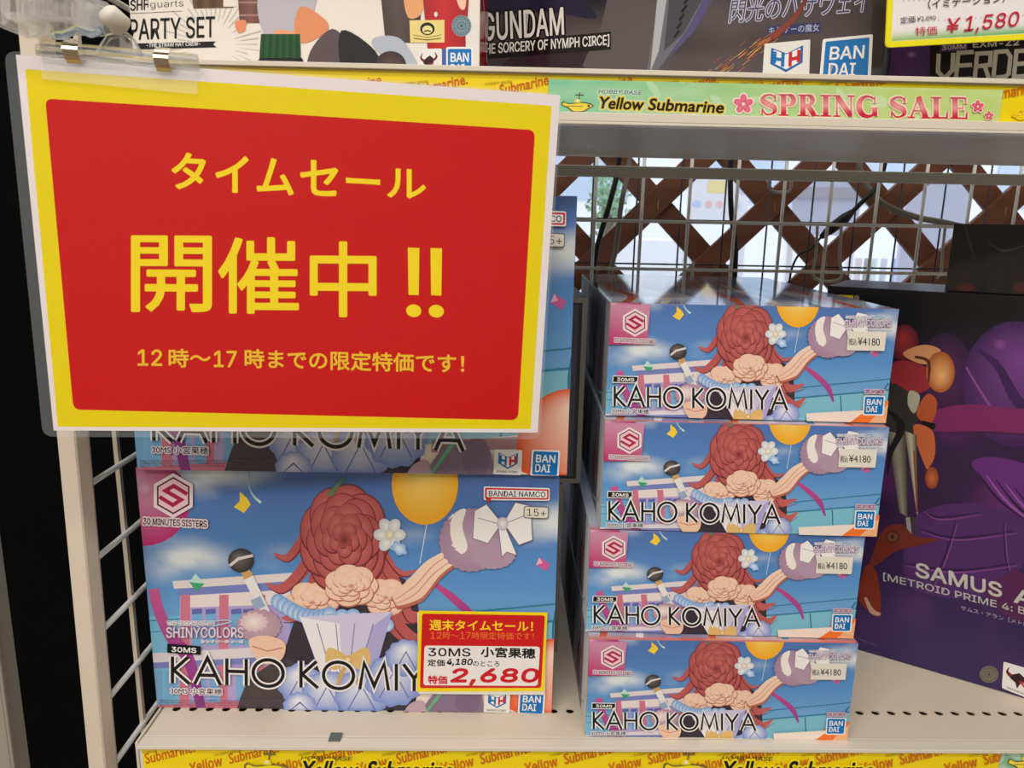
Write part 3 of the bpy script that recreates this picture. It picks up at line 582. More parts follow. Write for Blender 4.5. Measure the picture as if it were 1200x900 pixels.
A.text('[METROID PRIME 4: BEYOND]', (1035, 680), (1262, 737), 10, C(184, 178, 172), .02); A.text('サムス・アラン［メトロイドプライム４ ビヨンド］', (1126, 714), (1290, 757), 5.5, C(160, 148, 168), .02)
sealmark(A, 1159, 790, 11, 10, C(116, 112, 96), C(70, 68, 58)); hornlogo(A, [(1176, 775), (1214, 786), (1214, 822), (1174, 806)]); A.text('※写真は実際の商品とは多少異なります', (1003, 748), (1027, 757), 2, C(130, 120, 150), 0)
A.build('printed_picture', printmat('satin print', .3, .4), sb)
# black box lying on top of the purple one
db_o = on(1107, 340.5, 2, SH+.001)
db = empty('black_box', (db_o.x, db_o.y, SH+.001), ang, 'black box with a faint dark red print, lying on top of the purple figure box', 'box')
box('carton', (0, 0, 0), (.16, .045, .0515), mat('black carton', C(15, 14, 15), .28), db, .0006)
fD = yawface(db_o.x, db_o.y, SH+.001, ang); A = Art(fD, (.0003, .0003, .159, .0512))
A.grid([(1100, 250), (1300, 250), (1300, 345), (1100, 345)], 20, 14, lambda t, r, x, y: mixc(C(14, 13, 14), C(58, 46, 40), max(0, r*1.2-.45)*(.6+noise.noise(Vector((x*.05, y*.01, 2))))))
A.ribbon([(1158, 284), (1176, 294), (1200, 288)], [1, 3, 1], C(60, 62, 62)); A.ribbon([(1130, 262), (1138, 290), (1142, 305)], [1, 2.5, 1], C(52, 52, 54)); A.ell(1132, 337, 11, 5, C(96, 24, 28), C(70, 26, 26)); A.ell(1196, 337, 8, 6, C(84, 34, 34))
A.build('printed_picture', M_PRINT, db)
# ------------------------------------------------------------------ boxes on the upper shelf
UZ = .4495+.0002
def upbox(name, px, y, rz, length, depth, height, label, m, left=False):
    c = on(px, 85, 1, y); u = Vector((math.cos(rz), math.sin(rz), 0)); o = Vector((c.x, y, UZ)) if left else Vector((c.x, y, UZ))-u*length
    t = empty(name, o, rz, label, 'box'); box('carton', (0, 0, 0), (length, depth, height), m, t, .0005); return t, Face(o, u)
tp, fP = upbox('white_figure_box', 562, .020, math.radians(-7), .222, .035, .20, 'white printed figure box reading PARTY SET on the upper shelf at top left', mat('white carton', C(222, 214, 204), .4))
A = Art(fP, (.0002, .0002, .2218, .1998))
A.grid([(60, -200), (600, -200), (600, 110), (60, 110)], 6, 6, lambda t, r, x, y: C(232, 224, 214))
for k in range(46):
    a = k*6.283/46; c0 = (250, 52); r0, r1 = 26+6*(k % 2), 52+10*math.sin(k*2.3)
    A.stroke([(c0[0]+r0*math.cos(a), c0[1]+r0*math.sin(a)), (c0[0]+r1*math.cos(a), c0[1]+r1*math.sin(a))], [.6, 2], C(196, 188, 180))
A.text('SHF', (153, 13), (174, 11.5), 13, INK, .03); A.text('iguarts', (173, 11.5), (215, 9.5), 10, INK, -.01); A.stroke([(153, 16), (214, 13)], .5, C(90, 80, 70))
A.text('PARTY SET', (152, 47.5), (252, 44), 25, INK, .02); A.poly([(160, 51), (253, 48.5), (250, 52), (254, 55.5), (164, 58)], C(28, 28, 30)); A.text('-THE STRAW HAT CREW-', (172, 55.6), (235, 53.6), 4.6, WHITE, .02)
A.grid([(224, -8), (276, -8), (274, 9), (227, 10)], 6, 3, lambda t, r, x, y: mixc(C(116, 84, 58), C(78, 54, 38), abs(math.sin(t*9))))
A.poly([(262, -10), (278, -10), (278, 8), (262, 8)], C(232, 224, 214))
# generic shapes: mug, knitted band, folded cloths
A.grid([(279, -6), (308, -6), (306, 27), (281, 27)], 6, 4, lambda t, r, x, y: mixc(C(128, 84, 76), C(92, 58, 54), abs(t-.5)*1.6)); A.stroke([(280, 3), (307, 3)], 2.4, C(160, 120, 108)); A.stroke([(281, 18), (307, 18)], 2.4, C(160, 120, 108))
A.blob([(276, 26), (288, 24), (287, 36), (279, 38)], C(226, 140, 100))
A.blob([(306, -10), (370, -12), (352, 42), (312, 44)], C(186, 180, 190)); A.blob([(352, 8), (380, 22), (384, 36), (360, 50), (345, 44)], C(222, 142, 98)); A.blob([(322, 36), (346, 38), (352, 52), (334, 60), (322, 52)], C(232, 160, 118))
A.grid([(306, 40), (352, 40), (353, 70), (304, 70)], 12, 3, lambda t, r, x, y: mixc(C(36, 92, 48), C(22, 60, 34), abs(math.sin(t*19))))
A.poly([(306, 68), (354, 68), (362, 84), (292, 84), (296, 76)], C(24, 24, 26)); A.blob([(364, 60), (390, 34), (412, 60), (408, 90), (364, 90)], C(92, 76, 82)); A.blob([(400, 36), (440, 60), (444, 92), (404, 92)], C(34, 32, 36))
A.grid([(446, -8), (494, -8), (492, 50), (452, 50)], 8, 6, lambda t, r, x, y: mixc(C(88, 72, 70), C(52, 42, 44), abs(t-.4)*1.4+.2*noise.noise(Vector((x*.1, y*.1, 0)))))
A.blob([(474, -12), (496, -12), (494, 16), (478, 20)], C(232, 164, 110)); A.blob([(440, 44), (470, 46), (492, 82), (480, 92), (440, 58)], C(176, 184, 196)); A.ell(458, 76, 18, 16, C(92, 70, 66), C(60, 46, 48))
A.grid([(495, -10), (550, -10), (545, 66), (502, 66)], 8, 8, lambda t, r, x, y: mixc(C(200, 36, 40), C(138, 18, 28), abs(t-.45)*1.3)); A.blob([(534, -12), (546, -12), (545, 10), (538, 8)], SKIN); A.ell(511, 17, 2, 3, C(226, 222, 214)); A.blob([(506, 60), (560, 62), (562, 90), (508, 90)], C(64, 96, 168)); A.blob([(548, 30), (560, 34), (562, 80), (550, 80), (546, 50)], C(226, 222, 216))
A.rrect([(480, 24), (521, 23.5), (521, 50), (481, 50)], .5, C(232, 212, 132)); A.ell(501, 34, 8.5, 7.5, INK); A.ell(501, 35, 6, 5, C(236, 220, 150)); A.stroke([(484, 41), (501, 44), (518, 41)], .7, C(90, 76, 40)); A.stroke([(485, 45), (501, 47), (517, 45)], 1.2, C(90, 76, 40)); A.stroke([(497, 37), (501, 36), (505, 37)], 1.5, INK)
sealmark(A, 541, 30.5, 11.5, 12.5, C(122, 146, 156), C(70, 90, 100))
hornlogo(A, [(490, 57.5), (518, 57), (518, 90), (490, 90)]); bandai(A, [(525, 57.5), (552.5, 57.5), (552.5, 90), (525, 90)])
A.build('printed_picture', M_PRINT, tp)
def red_draw(L):
    L.grid([(0, 0), (35, 0), (35, 200), (0, 200)], 8, 20, lambda t, r, x, y: mixc(C(170, 24, 34), C(110, 14, 26), t))
    L.ribbon([(2, 60), (14, 44), (33, 14)], 2, C(226, 220, 214)); L.blob([(4, 70), (16, 60), (24, 90), (10, 110)], C(60, 70, 60))
local_art('side_print', red_draw, M_GLOSS, tp, Matrix.Translation((.222, 0, 0)) @ Matrix.Rotation(math.radians(90), 4, 'Z'))
tg, fG = upbox('black_kit_box', 1035, .018, math.radians(-19), .268, .05, .20, 'black glossy kit box with orange sparks print in the middle of the upper shelf', mat('black carton', C(15, 14, 15), .28))
A = Art(fG, (.0002, .0002, .2678, .1998))
A.grid([(480, -60), (1060, -60), (1060, 110), (480, 110)], 50, 24, lambda t, r, x, y: mixc(mixc(C(24, 22, 30), C(96, 84, 86), .5+.8*noise.noise(Vector((x*.008, y*.02, 5)))), C(26, 24, 28), (y-40)/70 if x < 700 else 0))
A.blob([(555, -30), (640, -30), (700, 20), (640, 14), (560, 14)], C(34, 32, 54)); A.poly([(712, -20), (738, -20), (735, 18)], C(44, 42, 74)); A.poly([(676, 60), (700, 50), (716, -20), (770, -20), (768, 90), (690, 90)], C(92, 82, 84)); A.poly([(600, 66), (690, 60), (676, 92), (570, 92)], C(50, 32, 42))
A.poly([(772, -20), (834, -20), (806, 34), (770, 84), (758, 84), (768, 20)], C(104, 106, 114)); A.poly([(772, -20), (784, -20), (772, 60), (762, 84)], C(176, 178, 180)); A.poly([(786, -20), (834, -20), (800, 40), (778, 60)], C(72, 72, 80)); A.poly([(834, -20), (846, -20), (814, 36), (780, 72), (806, 34)], C(86, 80, 120))
for k in range(7): A.stroke([(790+k*3, 44-k*10), (796+k*3, 36-k*10)], 3, C(30, 30, 34))
A.text('GUNDAM', (566, 48.5), (661, 41), 33, C(226, 222, 214), .02, up=(-1, -33), halo=2, hcol=C(14, 12, 14)); A.poly([(560, 52), (716, 37), (716, 58), (560, 70)], C(18, 16, 18)); A.text('[THE SORCERY OF NYMPH CIRCE]', (560, 66.3), (714, 54.5), 14, C(222, 220, 214), .03, up=(0, -14.5))
A.text('閃光のハサウェイ', (854, 27), (1016, 15), 24, C(70, 66, 92), .0, halo=1.0, hcol=C(196, 196, 214), up=(1, -27), shear=3); A.poly([(900, 31), (962, 26), (961, 38), (898, 42)], C(50, 52, 100)); A.text('キルケーの魔女', (901, 40.5), (960, 36.5), 9, C(190, 196, 220), .0)
for k in range(60):
    t = random.random(); x = 838+62*t+random.gauss(0, 3+5*(1-t)); y = 92-46*t+random.gauss(0, 3+4*(1-t)); A.stroke([(x, y), (x+9, y-7)], [.4, 1.6, .3], C(255, 190, 90) if random.random() < .5 else C(220, 100, 50))
A.ribbon([(905, 44), (930, 22), (944, 0), (956, -20)], [8, 6, 2], C(140, 62, 44), C(90, 50, 50))
hobbylogo(A, [(896, 51.5), (949.5, 46.5), (948, 95), (893, 95)], False); bandai(A, [(967.5, 49), (1019, 44), (1016.5, 95), (963.5, 95)], .03)
A.build('printed_picture', M_GLOSS, tg)
tv, fV = upbox('purple_kit_box', 1041, .046, math.radians(-8), .26, .085, .20, 'black and purple kit box lettered VERDE behind the upper price card at top right', mat('black carton', C(15, 14, 15), .28), True)
A = Art(fV, (.0002, .0002, .2598, .1998)); A.grid([(1000, -60), (1300, -60), (1300, 110), (1000, 110)], 4, 4, lambda t, r, x, y: C(20, 17, 26))
A.grid([(1043, 30), (1091, 30), (1089, 100), (1041, 100)], 6, 8, lambda t, r, x, y: mixc(C(104, 62, 140), C(84, 48, 118), t)); A.ell(1068, 64, 6, 4, C(170, 150, 190), C(104, 62, 140)); A.stroke([(1074, 90), (1080, 92)], 1.5, INK)
A.rrect([(1102, 52), (1134, 50), (1134, 59), (1101, 61)], 1, C(96, 58, 130)); A.text('30MM', (1104, 59), (1132, 57), 5.5, C(220, 214, 222), .04); A.text('EXM-Z2', (1140, 56), (1194, 53), 7, C(226, 220, 214), .05)
wv = C(228, 220, 212)
def blk(strokes, w_=5.0):
    A.step()
    for q in strokes: A.stroke(q, w_, wv, st=False)
blk([[(1100, 63), (1099, 84), (1107, 92), (1116, 82), (1117, 62)]])
blk([[(1141, 61), (1123, 62), (1120, 93), (1139, 92)], [(1122, 77), (1139, 76)]]); blk([[(1142, 94), (1145, 63), (1161, 62), (1160, 76), (1144, 78)], [(1154, 78), (1159, 93)]])
blk([[(1164, 91), (1167, 61), (1180, 60), (1184, 66), (1182, 86), (1178, 90), (1162, 91)]]); blk([[(1207, 59), (1191, 60), (1188, 90), (1206, 89)], [(1190, 75), (1206, 74)]]); blk([[(1212, 60), (1230, 88)], [(1230, 60), (1212, 88)]])
A.text('ヴェルデクス', (1150, 102), (1230, 101), 6, C(210, 206, 206), .03)
A.build('printed_picture', M_PRINT, tv)
# upper price card
o1 = on(1037.5, 56, 1, -.010); e1 = on(1200, 46.5, 1, -.010); fU = Face(o1, e1-o1, Vector((0, -.05, 1)))
fU = Face(o1, (e1-o1), (Vector((0, 0, 1))-(e1-o1).normalized()*((e1-o1).normalized().z)))
uc = empty('price_card', label='yellow edged price card reading 1,580 above the green spring sale strip at top right', cat='price card', mw=fU.matrix())
bm = bmesh.new(); vs = rounded([(0, 0), (.125, 0), (.125, .078), (0, .078)], .003); lo_ = [bm.verts.new((x, .0002, y)) for x, y in vs]; hi_ = [bm.verts.new((x, .001, y)) for x, y in vs]
bm.faces.new(lo_); bm.faces.new(hi_[::-1]); [bm.faces.new((lo_[i], hi_[i], hi_[(i+1) % len(vs)], lo_[(i+1) % len(vs)])) for i in range(len(vs))]
link('card', bm_mesh('card', bm), mat('yellow card', C(240, 225, 30), .4), uc)
A = Art(fU, None)
A.poly([(1037.5, 56), (1290, 41), (1290, -120), (1044, -110)], C(238, 226, 30)) if False else None
q0 = lambda u, v: (u, v)
B = Art(lambda x, y: (x/1000, y/1000), None); B.rrect([(0.1, .1), (124.9, .1), (124.9, 77.9), (.1, 77.9)], 3, C(238, 226, 30)); B.rrect([(3.2, 3.2), (122, 3.2), (122, 75), (3.2, 75)], 2.5, C(236, 230, 228))
B.grid([(3.6, 3.4), (121.6, 3.4), (121.6, 9), (3.6, 9)], 20, 6, lambda t, r, x, y: mixc(mixc(C(150, 190, 90), C(70, 170, 90), t*1.4), C(236, 230, 228), r*1.05))
for j in range(6): [B.ell(9+i*3, 13+j*11.2, .6, .6, C(208, 202, 206), n=6) for i in range(36)]
B.build('card_face', M_PRINT, uc)
A.z = .0006; A.text('（イミテーション）', (1087, 11), (1177, 3), 11, INK, .01); A.text('定価', (1054.5, 28.5), (1072, 26.5), 8, INK, .0); A.text('¥2,090', (1074, 25.5), (1096, 24), 5.6, INK, -.005); rc = C(196, 30, 56)
A.text('特価', (1072, 42.5), (1097.5, 41), 10.5, rc, .0); A.text('¥', (1107, 39), (1122, 38), 17, rc, .01, shear=3); A.text('1,580', (1128, 41), (1191, 34.5), 21, rc, .01, shear=3, up=(1, -21))
A.build('printing', M_PRINT, uc)
# ------------------------------------------------------------------ label strips in the shelf edges
def submarine(A, x, y, s, body, line):
    A.blob([(x, y-3*s), (x-2*s, y+1*s), (x+4*s, y+4*s), (x+10*s, y+8*s), (x+20*s, y+8*s), (x+26*s, y+5*s), (x+31*s, y+2*s), (x+27*s, y-1*s), (x+18*s, y-2*s), (x+6*s, y-1*s)], line)
    A.blob([(x+1*s, y-1.8*s), (x-.6*s, y+.8*s), (x+5*s, y+3*s), (x+10.6*s, y+7*s), (x+19.6*s, y+7*s), (x+25*s, y+4.2*s), (x+29.6*s, y+1.9*s), (x+26*s, y), (x+18*s, y-1*s), (x+6*s, y)], body)
    A.stroke([(x+4*s, y+2*s), (x+20*s, y+2.4*s)], .6*s, line); A.rrect([(x+12*s, y-5*s), (x+17*s, y-5*s), (x+18*s, y-1.4*s), (x+11*s, y-1.4*s)], 1*s, body)
    A.stroke([(x+16*s, y-5*s), (x+17*s, y-12*s)], 1*s, line); A.stroke([(x+12*s, y-9.5*s), (x+21*s, y-9*s)], 1.1*s, line); A.ell(x+26*s, y+1.8*s, 1.4*s, 1.4*s, line); A.ell(x+14.5*s, y-3.4*s, 1.2*s, 1.2*s, WHITE)
def ys_logo(A, x0, y0, x1, y1, h, outline):
    k = INK; xm = x0+(x1-x0)*.375; xn = x0+(x1-x0)*.435; ym = y0+(y1-y0)*.375; yn = y0+(y1-y0)*.435
    for a, b, t in (((x0, y0), (xm, ym), 'Yellow'), ((xn, yn), (x1, y1), 'Submarine')): A.text(t, a, b, h, k, .045, halo=h*.10, hcol=outline, shear=h*.22, hn=12, rnd=True)
def hobby(A, x0, y0, x1, y1, h, col, **kw): A.text('HOBBY BASE', (x0, y0), (x1, y1), h, col, .01, shear=h*.3, **kw)
def yellow_strip(name, x0, x1, zt, zb, face, items, label):
    c = Vector((x0, 0, zb)); F_ = Face((x0, -.0014, zb), (1, 0, 0)); t = empty(name, (x0, -.0014, zb), 0, label, 'label strip')
    box('strip', (0, 0, 0), (x1-x0, .0005, zt-zb), mat('yellow card strip', C(240, 212, 10), .35), t)
    A = Art(F_, (0, 0, x1-x0, zt-zb)); items(A); A.build('printing', M_GLOSS, t)
org_ = C(204, 104, 20)
def pattern_low(A):
    for k in range(-1, 12):
        x = 171+k*98.2; A.text('Submarine.', (x, 895.5), (x+58, 881), 12.5, org_, .03, up=(-2, -12.5), rnd=True); hobby(A, x-18, 886, x+13 if k else x+13, 881, 3, C(170, 140, 20)); A.text('Yellow', (x-46+0, 906), (x-8, 897), 12, org_, .03, up=(-2, -12))
        submarine(A, x+30, 905, .5, C(240, 212, 10), C(206, 160, 20))
    for x in (290, 780): submarine(A, x, 897, 1.6, C(246, 222, 20), C(110, 96, 60))
    for x in (353, 845): hobby(A, x, 889.5, x+59, 890, 5, INK); ys_logo(A, x-2, 912, x+176, 912, 22, C(246, 222, 20))
yellow_strip('yellow_label_strip', .0085, .6195, -.0020, -.0228, None, pattern_low, 'yellow shop label strip along the front edge of the lower shelf')
def leafy(A, x0, x1, y0, y1, ca, cb):
    A.grid([(x0, y0), (x1, y0), (x1, y1), (x0, y1)], 70, 6, lambda t, r, x, y: mixc(mixc(ca, cb, t*1.3), C(220, 232, 190), .35*noise.noise(Vector((x*.03, y*.06, 6)))+.1))
    for k in range(14):
        x = x0+(x1-x0)*random.random(); y = y0+(y1-y0)*random.random(); A.ell(x, y, random.uniform(7, 20), random.uniform(4, 10), mixc(mixc(ca, cb, (x-x0)/(x1-x0)), C(240, 246, 220), .35), rot=random.random())
def green_low(A): leafy(A, 1165, 1400, 860, 930, C(110, 176, 140), C(140, 190, 110)); submarine(A, 1183, 893, 1.3, C(246, 222, 60), C(110, 96, 60)); 
yellow_strip('green_label_strip', .6197, .95, -.0020, -.0228, None, green_low, 'green shop label strip at the right end of the lower shelf edge')
def pattern_up(A):
    for k in range(-2, 10):
        x = 96+k*98; A.text('Submarine.', (x, 112), (x+60, 98), 12.5, org_, .03, up=(-1, -12.5), rnd=True); hobby(A, x-18, 100, x+13, 97, 3, C(170, 140, 20))
    for k in range(0, 2): A.text('Submarine.', (1150+k*100, 121), (1216+k*100, 107), 12.5, org_, .03); submarine(A, 1186+k*96, 136, .6, C(240, 212, 10), C(206, 160, 20))
yellow_strip('yellow_label_strip', .0085, 1.2, .4475, .4267, None, pattern_up, 'yellow shop label strip along the upper shelf edge, behind the green strip')
# didone capitals for the sale lettering, drawn with thick stems and hairlines in a unit cell (y up)
def serif(x, y, w_=.26): return [[(x-w_/2, y), (x+w_/2, y)], .055]
TH, HL = .2, .06
DID = {'S': (.62, [[smooth_path([(.55, .7), (.5, .9), (.3, .96), (.1, .84), (.1, .66), (.3, .52), (.5, .38), (.54, .2), (.4, .06), (.2, .05), (.06, .3)], 4), [HL, HL, HL, .12, .2, .22, .2, .14, HL, HL, .04]], [[(.56, .68), (.56, .96)], .05], [[(.06, .04), (.06, .32)], .05]]),
 'P': (.68, [[[(.2, 0), (.2, 1)], TH], serif(.2, .02, .38), [[(.02, .97), (.4, .97)], .055], [arc(.38, .73, .2, .24, 90, -90, 12), [HL, .17, .19, .17, HL]], [[(.2, .49), (.4, .49)], .055]]),
 'R': (.8, [[[(.2, 0), (.2, 1)], TH], serif(.2, .02, .38), [[(.02, .97), (.4, .97)], .055], [arc(.38, .75, .18, .22, 90, -90, 12), [HL, .16, .18, .16, HL]], [[(.2, .53), (.4, .53)], .055], [[(.38, .52), (.62, .04)], .19], [[(.6, .03), (.8, .03)], .055]]),
 'I': (.42, [[[(.21, 0), (.21, 1)], TH], serif(.21, .02, .4), serif(.21, .97, .4)]), 'N': (.84, [[[(.16, 0), (.16, .96)], HL], [[(.18, .95), (.68, .04)], .19], [[(.7, 1), (.7, 0)], HL], serif(.16, .02, .26), [[(.0, .97), (.24, .97)], .055], serif(.7, .97, .26)]),
 'G': (.82, [[arc(.44, .5, .34, .47, 50, 320, 20), [HL, .08, .18, .22, .2, .12, HL]], [[(.7, .05), (.7, .4)], .19], serif(.68, .42, .3), [[(.7, .66), (.7, .96)], .05]]),
 'A': (.82, [[[(.12, .02), (.4, 1)], HL], [[(.4, 1), (.68, .02)], .2], serif(.12, .02, .26), serif(.68, .02, .32), [[(.2, .34), (.58, .34)], .055]]),
 'L': (.66, [[[(.2, 0), (.2, 1)], TH], serif(.21, .97, .38), [[(.02, .03), (.62, .03)], .06], [[(.6, .02), (.62, .32)], .06]]),
 'E': (.7, [[[(.2, 0), (.2, 1)], TH], [[(.02, .03), (.64, .03)], .06], [[(.02, .97), (.6, .97)], .06], [[(.3, .5), (.5, .5)], .06], [[(.5, .36), (.5, .64)], .05], [[(.6, .7), (.6, .97)], .05], [[(.63, .03), (.65, .32)], .06]]), ' ': (.36, [])}
def didtext(A, t, p0, p1, h, colf, halo, hcol):
    gap = .05; tot = sum(DID[c][0]+gap for c in t)-gap; p0 = np.array(p0, float); d = (np.array(p1, float)-p0)/tot; S_ = []; x = 0; k = np.hypot(*d)
    for c in t:
        for q, w_ in DID[c][1]: S_.append(([tuple(p0+d*(x+a)+np.array((0, -h))*b) for a, b in q], [v*k for v in w_] if isinstance(w_, list) else w_*k, q))
        x += DID[c][0]+gap
    A.step()
    for q, w_, _ in S_: A.stroke([(q[0][0]-(q[1][0]-q[0][0])*.02, q[0][1])]+q[1:], [v+2*halo for v in w_] if isinstance(w_, list) else w_+2*halo, hcol, st=False)
    for q, w_, b in S_:
        n0 = len(A.K); A.step(); m_ = 1
        if len(q) == 2: q = [tuple(np.array(q[0])*(1-t_)+np.array(q[1])*t_) for t_ in np.linspace(0, 1, 9)]
        A.stroke(q, w_, hcol, st=False); ys_ = [p0[1]-(v-0) for v in ()]
        n = len(q)
        for i in range(n):
            bb = (p0[1]+(q[i][0]-p0[0])*(d[1]/d[0])-q[i][1])/h; A.K[n0+i] = A.K[n0+n+i] = colf(bb)
def salecol(b): return mixc(C(200, 34, 66), C(236, 150, 150), 1-abs(b-.48)*3.2) if b < .48 else mixc(C(236, 158, 156), C(192, 58, 76), (b-.48)*1.8)
def flower(A, x, y, r, col):
    for k in range(5): a = k*1.2566-1.57; A.ell(x+r*.6*math.cos(a), y+r*.6*math.sin(a), r*.52, r*.42, C(250, 226, 216), rot=a)
    for k in range(5): a = k*1.2566-1.57; A.ell(x+r*.56*math.cos(a), y+r*.56*math.sin(a), r*.42, r*.32, mixc(col, WHITE, .15), col, rot=a)
    A.ell(x, y, r*.12, r*.12, WHITE)
gs_x0, gs_x1 = .2811, .5495
gs = empty('green_label_strip', (gs_x0, -.0022, .4252), 0, 'pale green label strip reading SPRING SALE on the upper shelf edge', 'label strip')
box('strip', (0, 0, 0), (gs_x1-gs_x0, .0004, .0198), mat('green card strip', C(150, 200, 140), .35), gs)
A = Art(Face((gs_x0, -.0022, .4252), (1, 0, 0)), (0, 0, gs_x1-gs_x0, .0198)); A.E = 3e-6
leafy(A, 630, 1185, 85, 155, C(120, 200, 160), C(190, 214, 120))
submarine(A, 660, 122, 1.15, C(240, 214, 70), C(70, 70, 60)); hobby(A, 701, 109.5, 751, 111, 5, C(40, 70, 80), halo=1.2, hcol=C(200, 226, 206), hn=8); 
for a, b, t in (((700, 127), (753, 129.5), 'Yellow'), ((759, 129), (847, 133), 'Submarine')):
    A.text(t, a, b, 14, INK, .05, halo=2.6, hcol=C(206, 226, 190), shear=3, rnd=True); A.text(t, a, b, 14, INK, .045, halo=1.3, hcol=C(226, 196, 60), shear=3, rnd=True)
flower(A, 871, 122, 12, C(226, 92, 124)); didtext(A, 'SPRING SALE', (891, 135), (1134, 139.5), 25, salecol, 1.6, C(248, 224, 196)); flower(A, 1145, 125, 7.5, C(220, 70, 100)); flower(A, 1158, 136, 5.8, C(220, 70, 100))
A.build('printing', M_GLOSS, gs)
# ------------------------------------------------------------------ the hanging sign
sc_ = .278/.29
def S3(v): return CAM+(Vector(v)-CAM)*sc_
TL, TR, BR, BL = S3((-.0002, -.0422, .4435)), S3((.2873, -.0055, .4352)), S3((.2805, .0015, .2304)), S3((-.0071, -.0352, .2387))
sx = (TR-TL+BR-BL).normalized(); sz = (TL-BL+TR-BR); sz = (sz-sx*sz.dot(sx)).normalized(); fs = Face(BL, sx, sz); sw, sh_ = (TR-TL).length, (TL-BL).length
sg = empty('sale_sign', label='large red and yellow laminated sale sign hanging in front of the shelf at the left', cat='sign', mw=fs.matrix())
def sheet(name, pts, y0, y1, m, parent):
    bm = bmesh.new(); a = [bm.verts.new((x, y0, z)) for x, z in pts]; b = [bm.verts.new((x, y1, z)) for x, z in pts]; n = len(pts)
    bm.faces.new(a); bm.faces.new(b[::-1])
    for i in range(n): bm.faces.new((a[i], b[i], b[(i+1) % n], a[(i+1) % n]))
    bmesh.ops.recalc_face_normals(bm, faces=bm.faces); return link(name, bm_mesh(name, bm), m, parent)
sheet('paper', [(0, 0), (sw, 0), (sw, sh_), (0, sh_)], 0, .0003, mat('white paper', C(232, 226, 226), .5), sg)
sheet('laminate_edge', rounded([(-.0062, -.0045), (sw+.0018, -.0045), (sw+.0018, sh_+.0018), (-.0055, sh_+.0018)], .006), .0004, .0007, M_FILM, sg)
A = Art(fs, (-.001, -.001, sw+.001, sh_+.001))
A.poly([(19, 64), (656.5, 111.5), (629, 507), (63, 504.5)], C(232, 222, 222))
A.grid([(29.5, 81), (646.5, 124), (621.7, 502.7), (67.7, 500)], 12, 8, lambda t, r, x, y: C(232, 208, 8)); A.rrect([(53, 115.5), (627, 152.5), (607, 492.5), (86, 480)], 9, C(200, 14, 16), 8)
yt = C(245, 215, 30)
for ch_, x, y, x1, h in (('タ', 201, 221, 241, 43), ('イ', 252.5, 224, 291, 43), ('ム', 301, 226.5, 344, 42), ('セ', 352, 228, 396, 41), ('ー', 405.5, 214.5, 445.5, 6.5), ('ル', 454, 231, 499, 34)): A.text(ch_, (x, y), (x1, y+2.5), h, yt, .03)
for ch_, x, y, x1, h in (('開', 154, 365, 248, 89), ('催', 256, 367, 350, 89), ('中', 363.5, 371, 441, 88), ('!', 476, 371, 493.5, 81), ('!', 502.5, 371.5, 520, 81)): A.text(ch_, (x, y), (x1, y+.6), h, yt, .015)
A.text('12', (161.5, 428.5), (190, 428.7), 19, C(240, 190, 50), .03); A.text('17', (251, 430), (277.5, 430.2), 19, C(240, 190, 50), .03); A.text('時〜', (198, 430.5), (247, 430.5), 22, C(240, 190, 50), .025); A.text('時までの限定特価です！', (287, 431), (544, 437.5), 22.5, C(240, 190, 50), .025)
A.build('printing', M_LAM, sg)
# ------------------------------------------------------------------ clear clip that holds the sign
cl = empty('sign_clip', label='clear plastic clamp with metal springs holding the sale sign to the post', cat='clip', mw=fs.matrix())
U = lambda px, py: fs(px, py)
def plate(name, q, y0, y1, m, r=.002): return sheet(name, rounded([U(*p) for p in q], r), y0, y1, m, cl)
plate('holder_plate', [(49, 62), (233, 82), (232, 111), (50, 93)], -.0016, -.0007, mat('thin clear plastic', (.95, .96, .97, 1), .05, alpha=.10, spec=.3), .001)
a, b = U(47, 60), U(234, 79); tube('holder_rail', [(a[0], -.003, a[1]), (b[0], -.003, b[1])], .0028, M_CLEAR, cl, 10)
a, b = U(50, 53), U(232, 69); tube('holder_rail', [(a[0], -.001, a[1]), (b[0], -.001, b[1])], .0022, M_CLEAR, cl, 10)
for px, py in ((88, 61), (193, 71)):
    u, v = U(px, py); pts = []
    for k in range(9):
        t_ = k/8; pts.append((-.0055*math.sin(t_*3.14)-.0015, v+.006-t_*.0115))
    bm = bmesh.new(); ws = .0036; ro = [[bm.verts.new((u-ws, y, z)), bm.verts.new((u+ws, y, z)), bm.verts.new((u+ws, y+.0006, z)), bm.verts.new((u-ws, y+.0006, z))] for y, z in pts]
    for r1, r2 in zip(ro, ro[1:]):
        for k in range(4): bm.faces.new((r1[k], r1[(k+1) % 4], r2[(k+1) % 4], r2[k]))
    bm.faces.new(ro[0]); bm.faces.new(ro[-1][::-1]); bmesh.ops.recalc_face_normals(bm, faces=bm.faces); link('spring_clip', bm_mesh('spring_clip', bm, False), M_CHROME, cl)
# arched hinge, knob, clamp body
pth = [U(118, 62), U(130, 44), U(150, 41), U(158, 48), U(168, 68)]; tube('arch', [(p[0], -.003, p[1]) for p in pth], .0014, M_CLEAR, cl, 8)
plate('arch_web', [(122, 62), (132, 46), (152, 45), (162, 66)], -.0024, -.0014, M_CLEAR, .001)
a, b = U(134, 19), U(148, 35); tube('knob', [(a[0], -.012, a[1]), (a[0]*.8+b[0]*.2, -.012, a[1]*.8+b[1]*.2), (a[0]*.1+b[0]*.9, -.005, a[1]*.1+b[1]*.9), (b[0], -.004, b[1])], [.0040, .0052, .0055, .0035], M_WHITEP, cl, 18)
plate('hinge_cheek', [(98, 4), (122, 2), (128, 36), (110, 40), (98, 34)], -.010, -.006, M_CLEAR); plate('hinge_cheek', [(98, 4), (122, 2), (128, 36), (110, 40), (98, 34)], .004, .008, M_CLEAR)
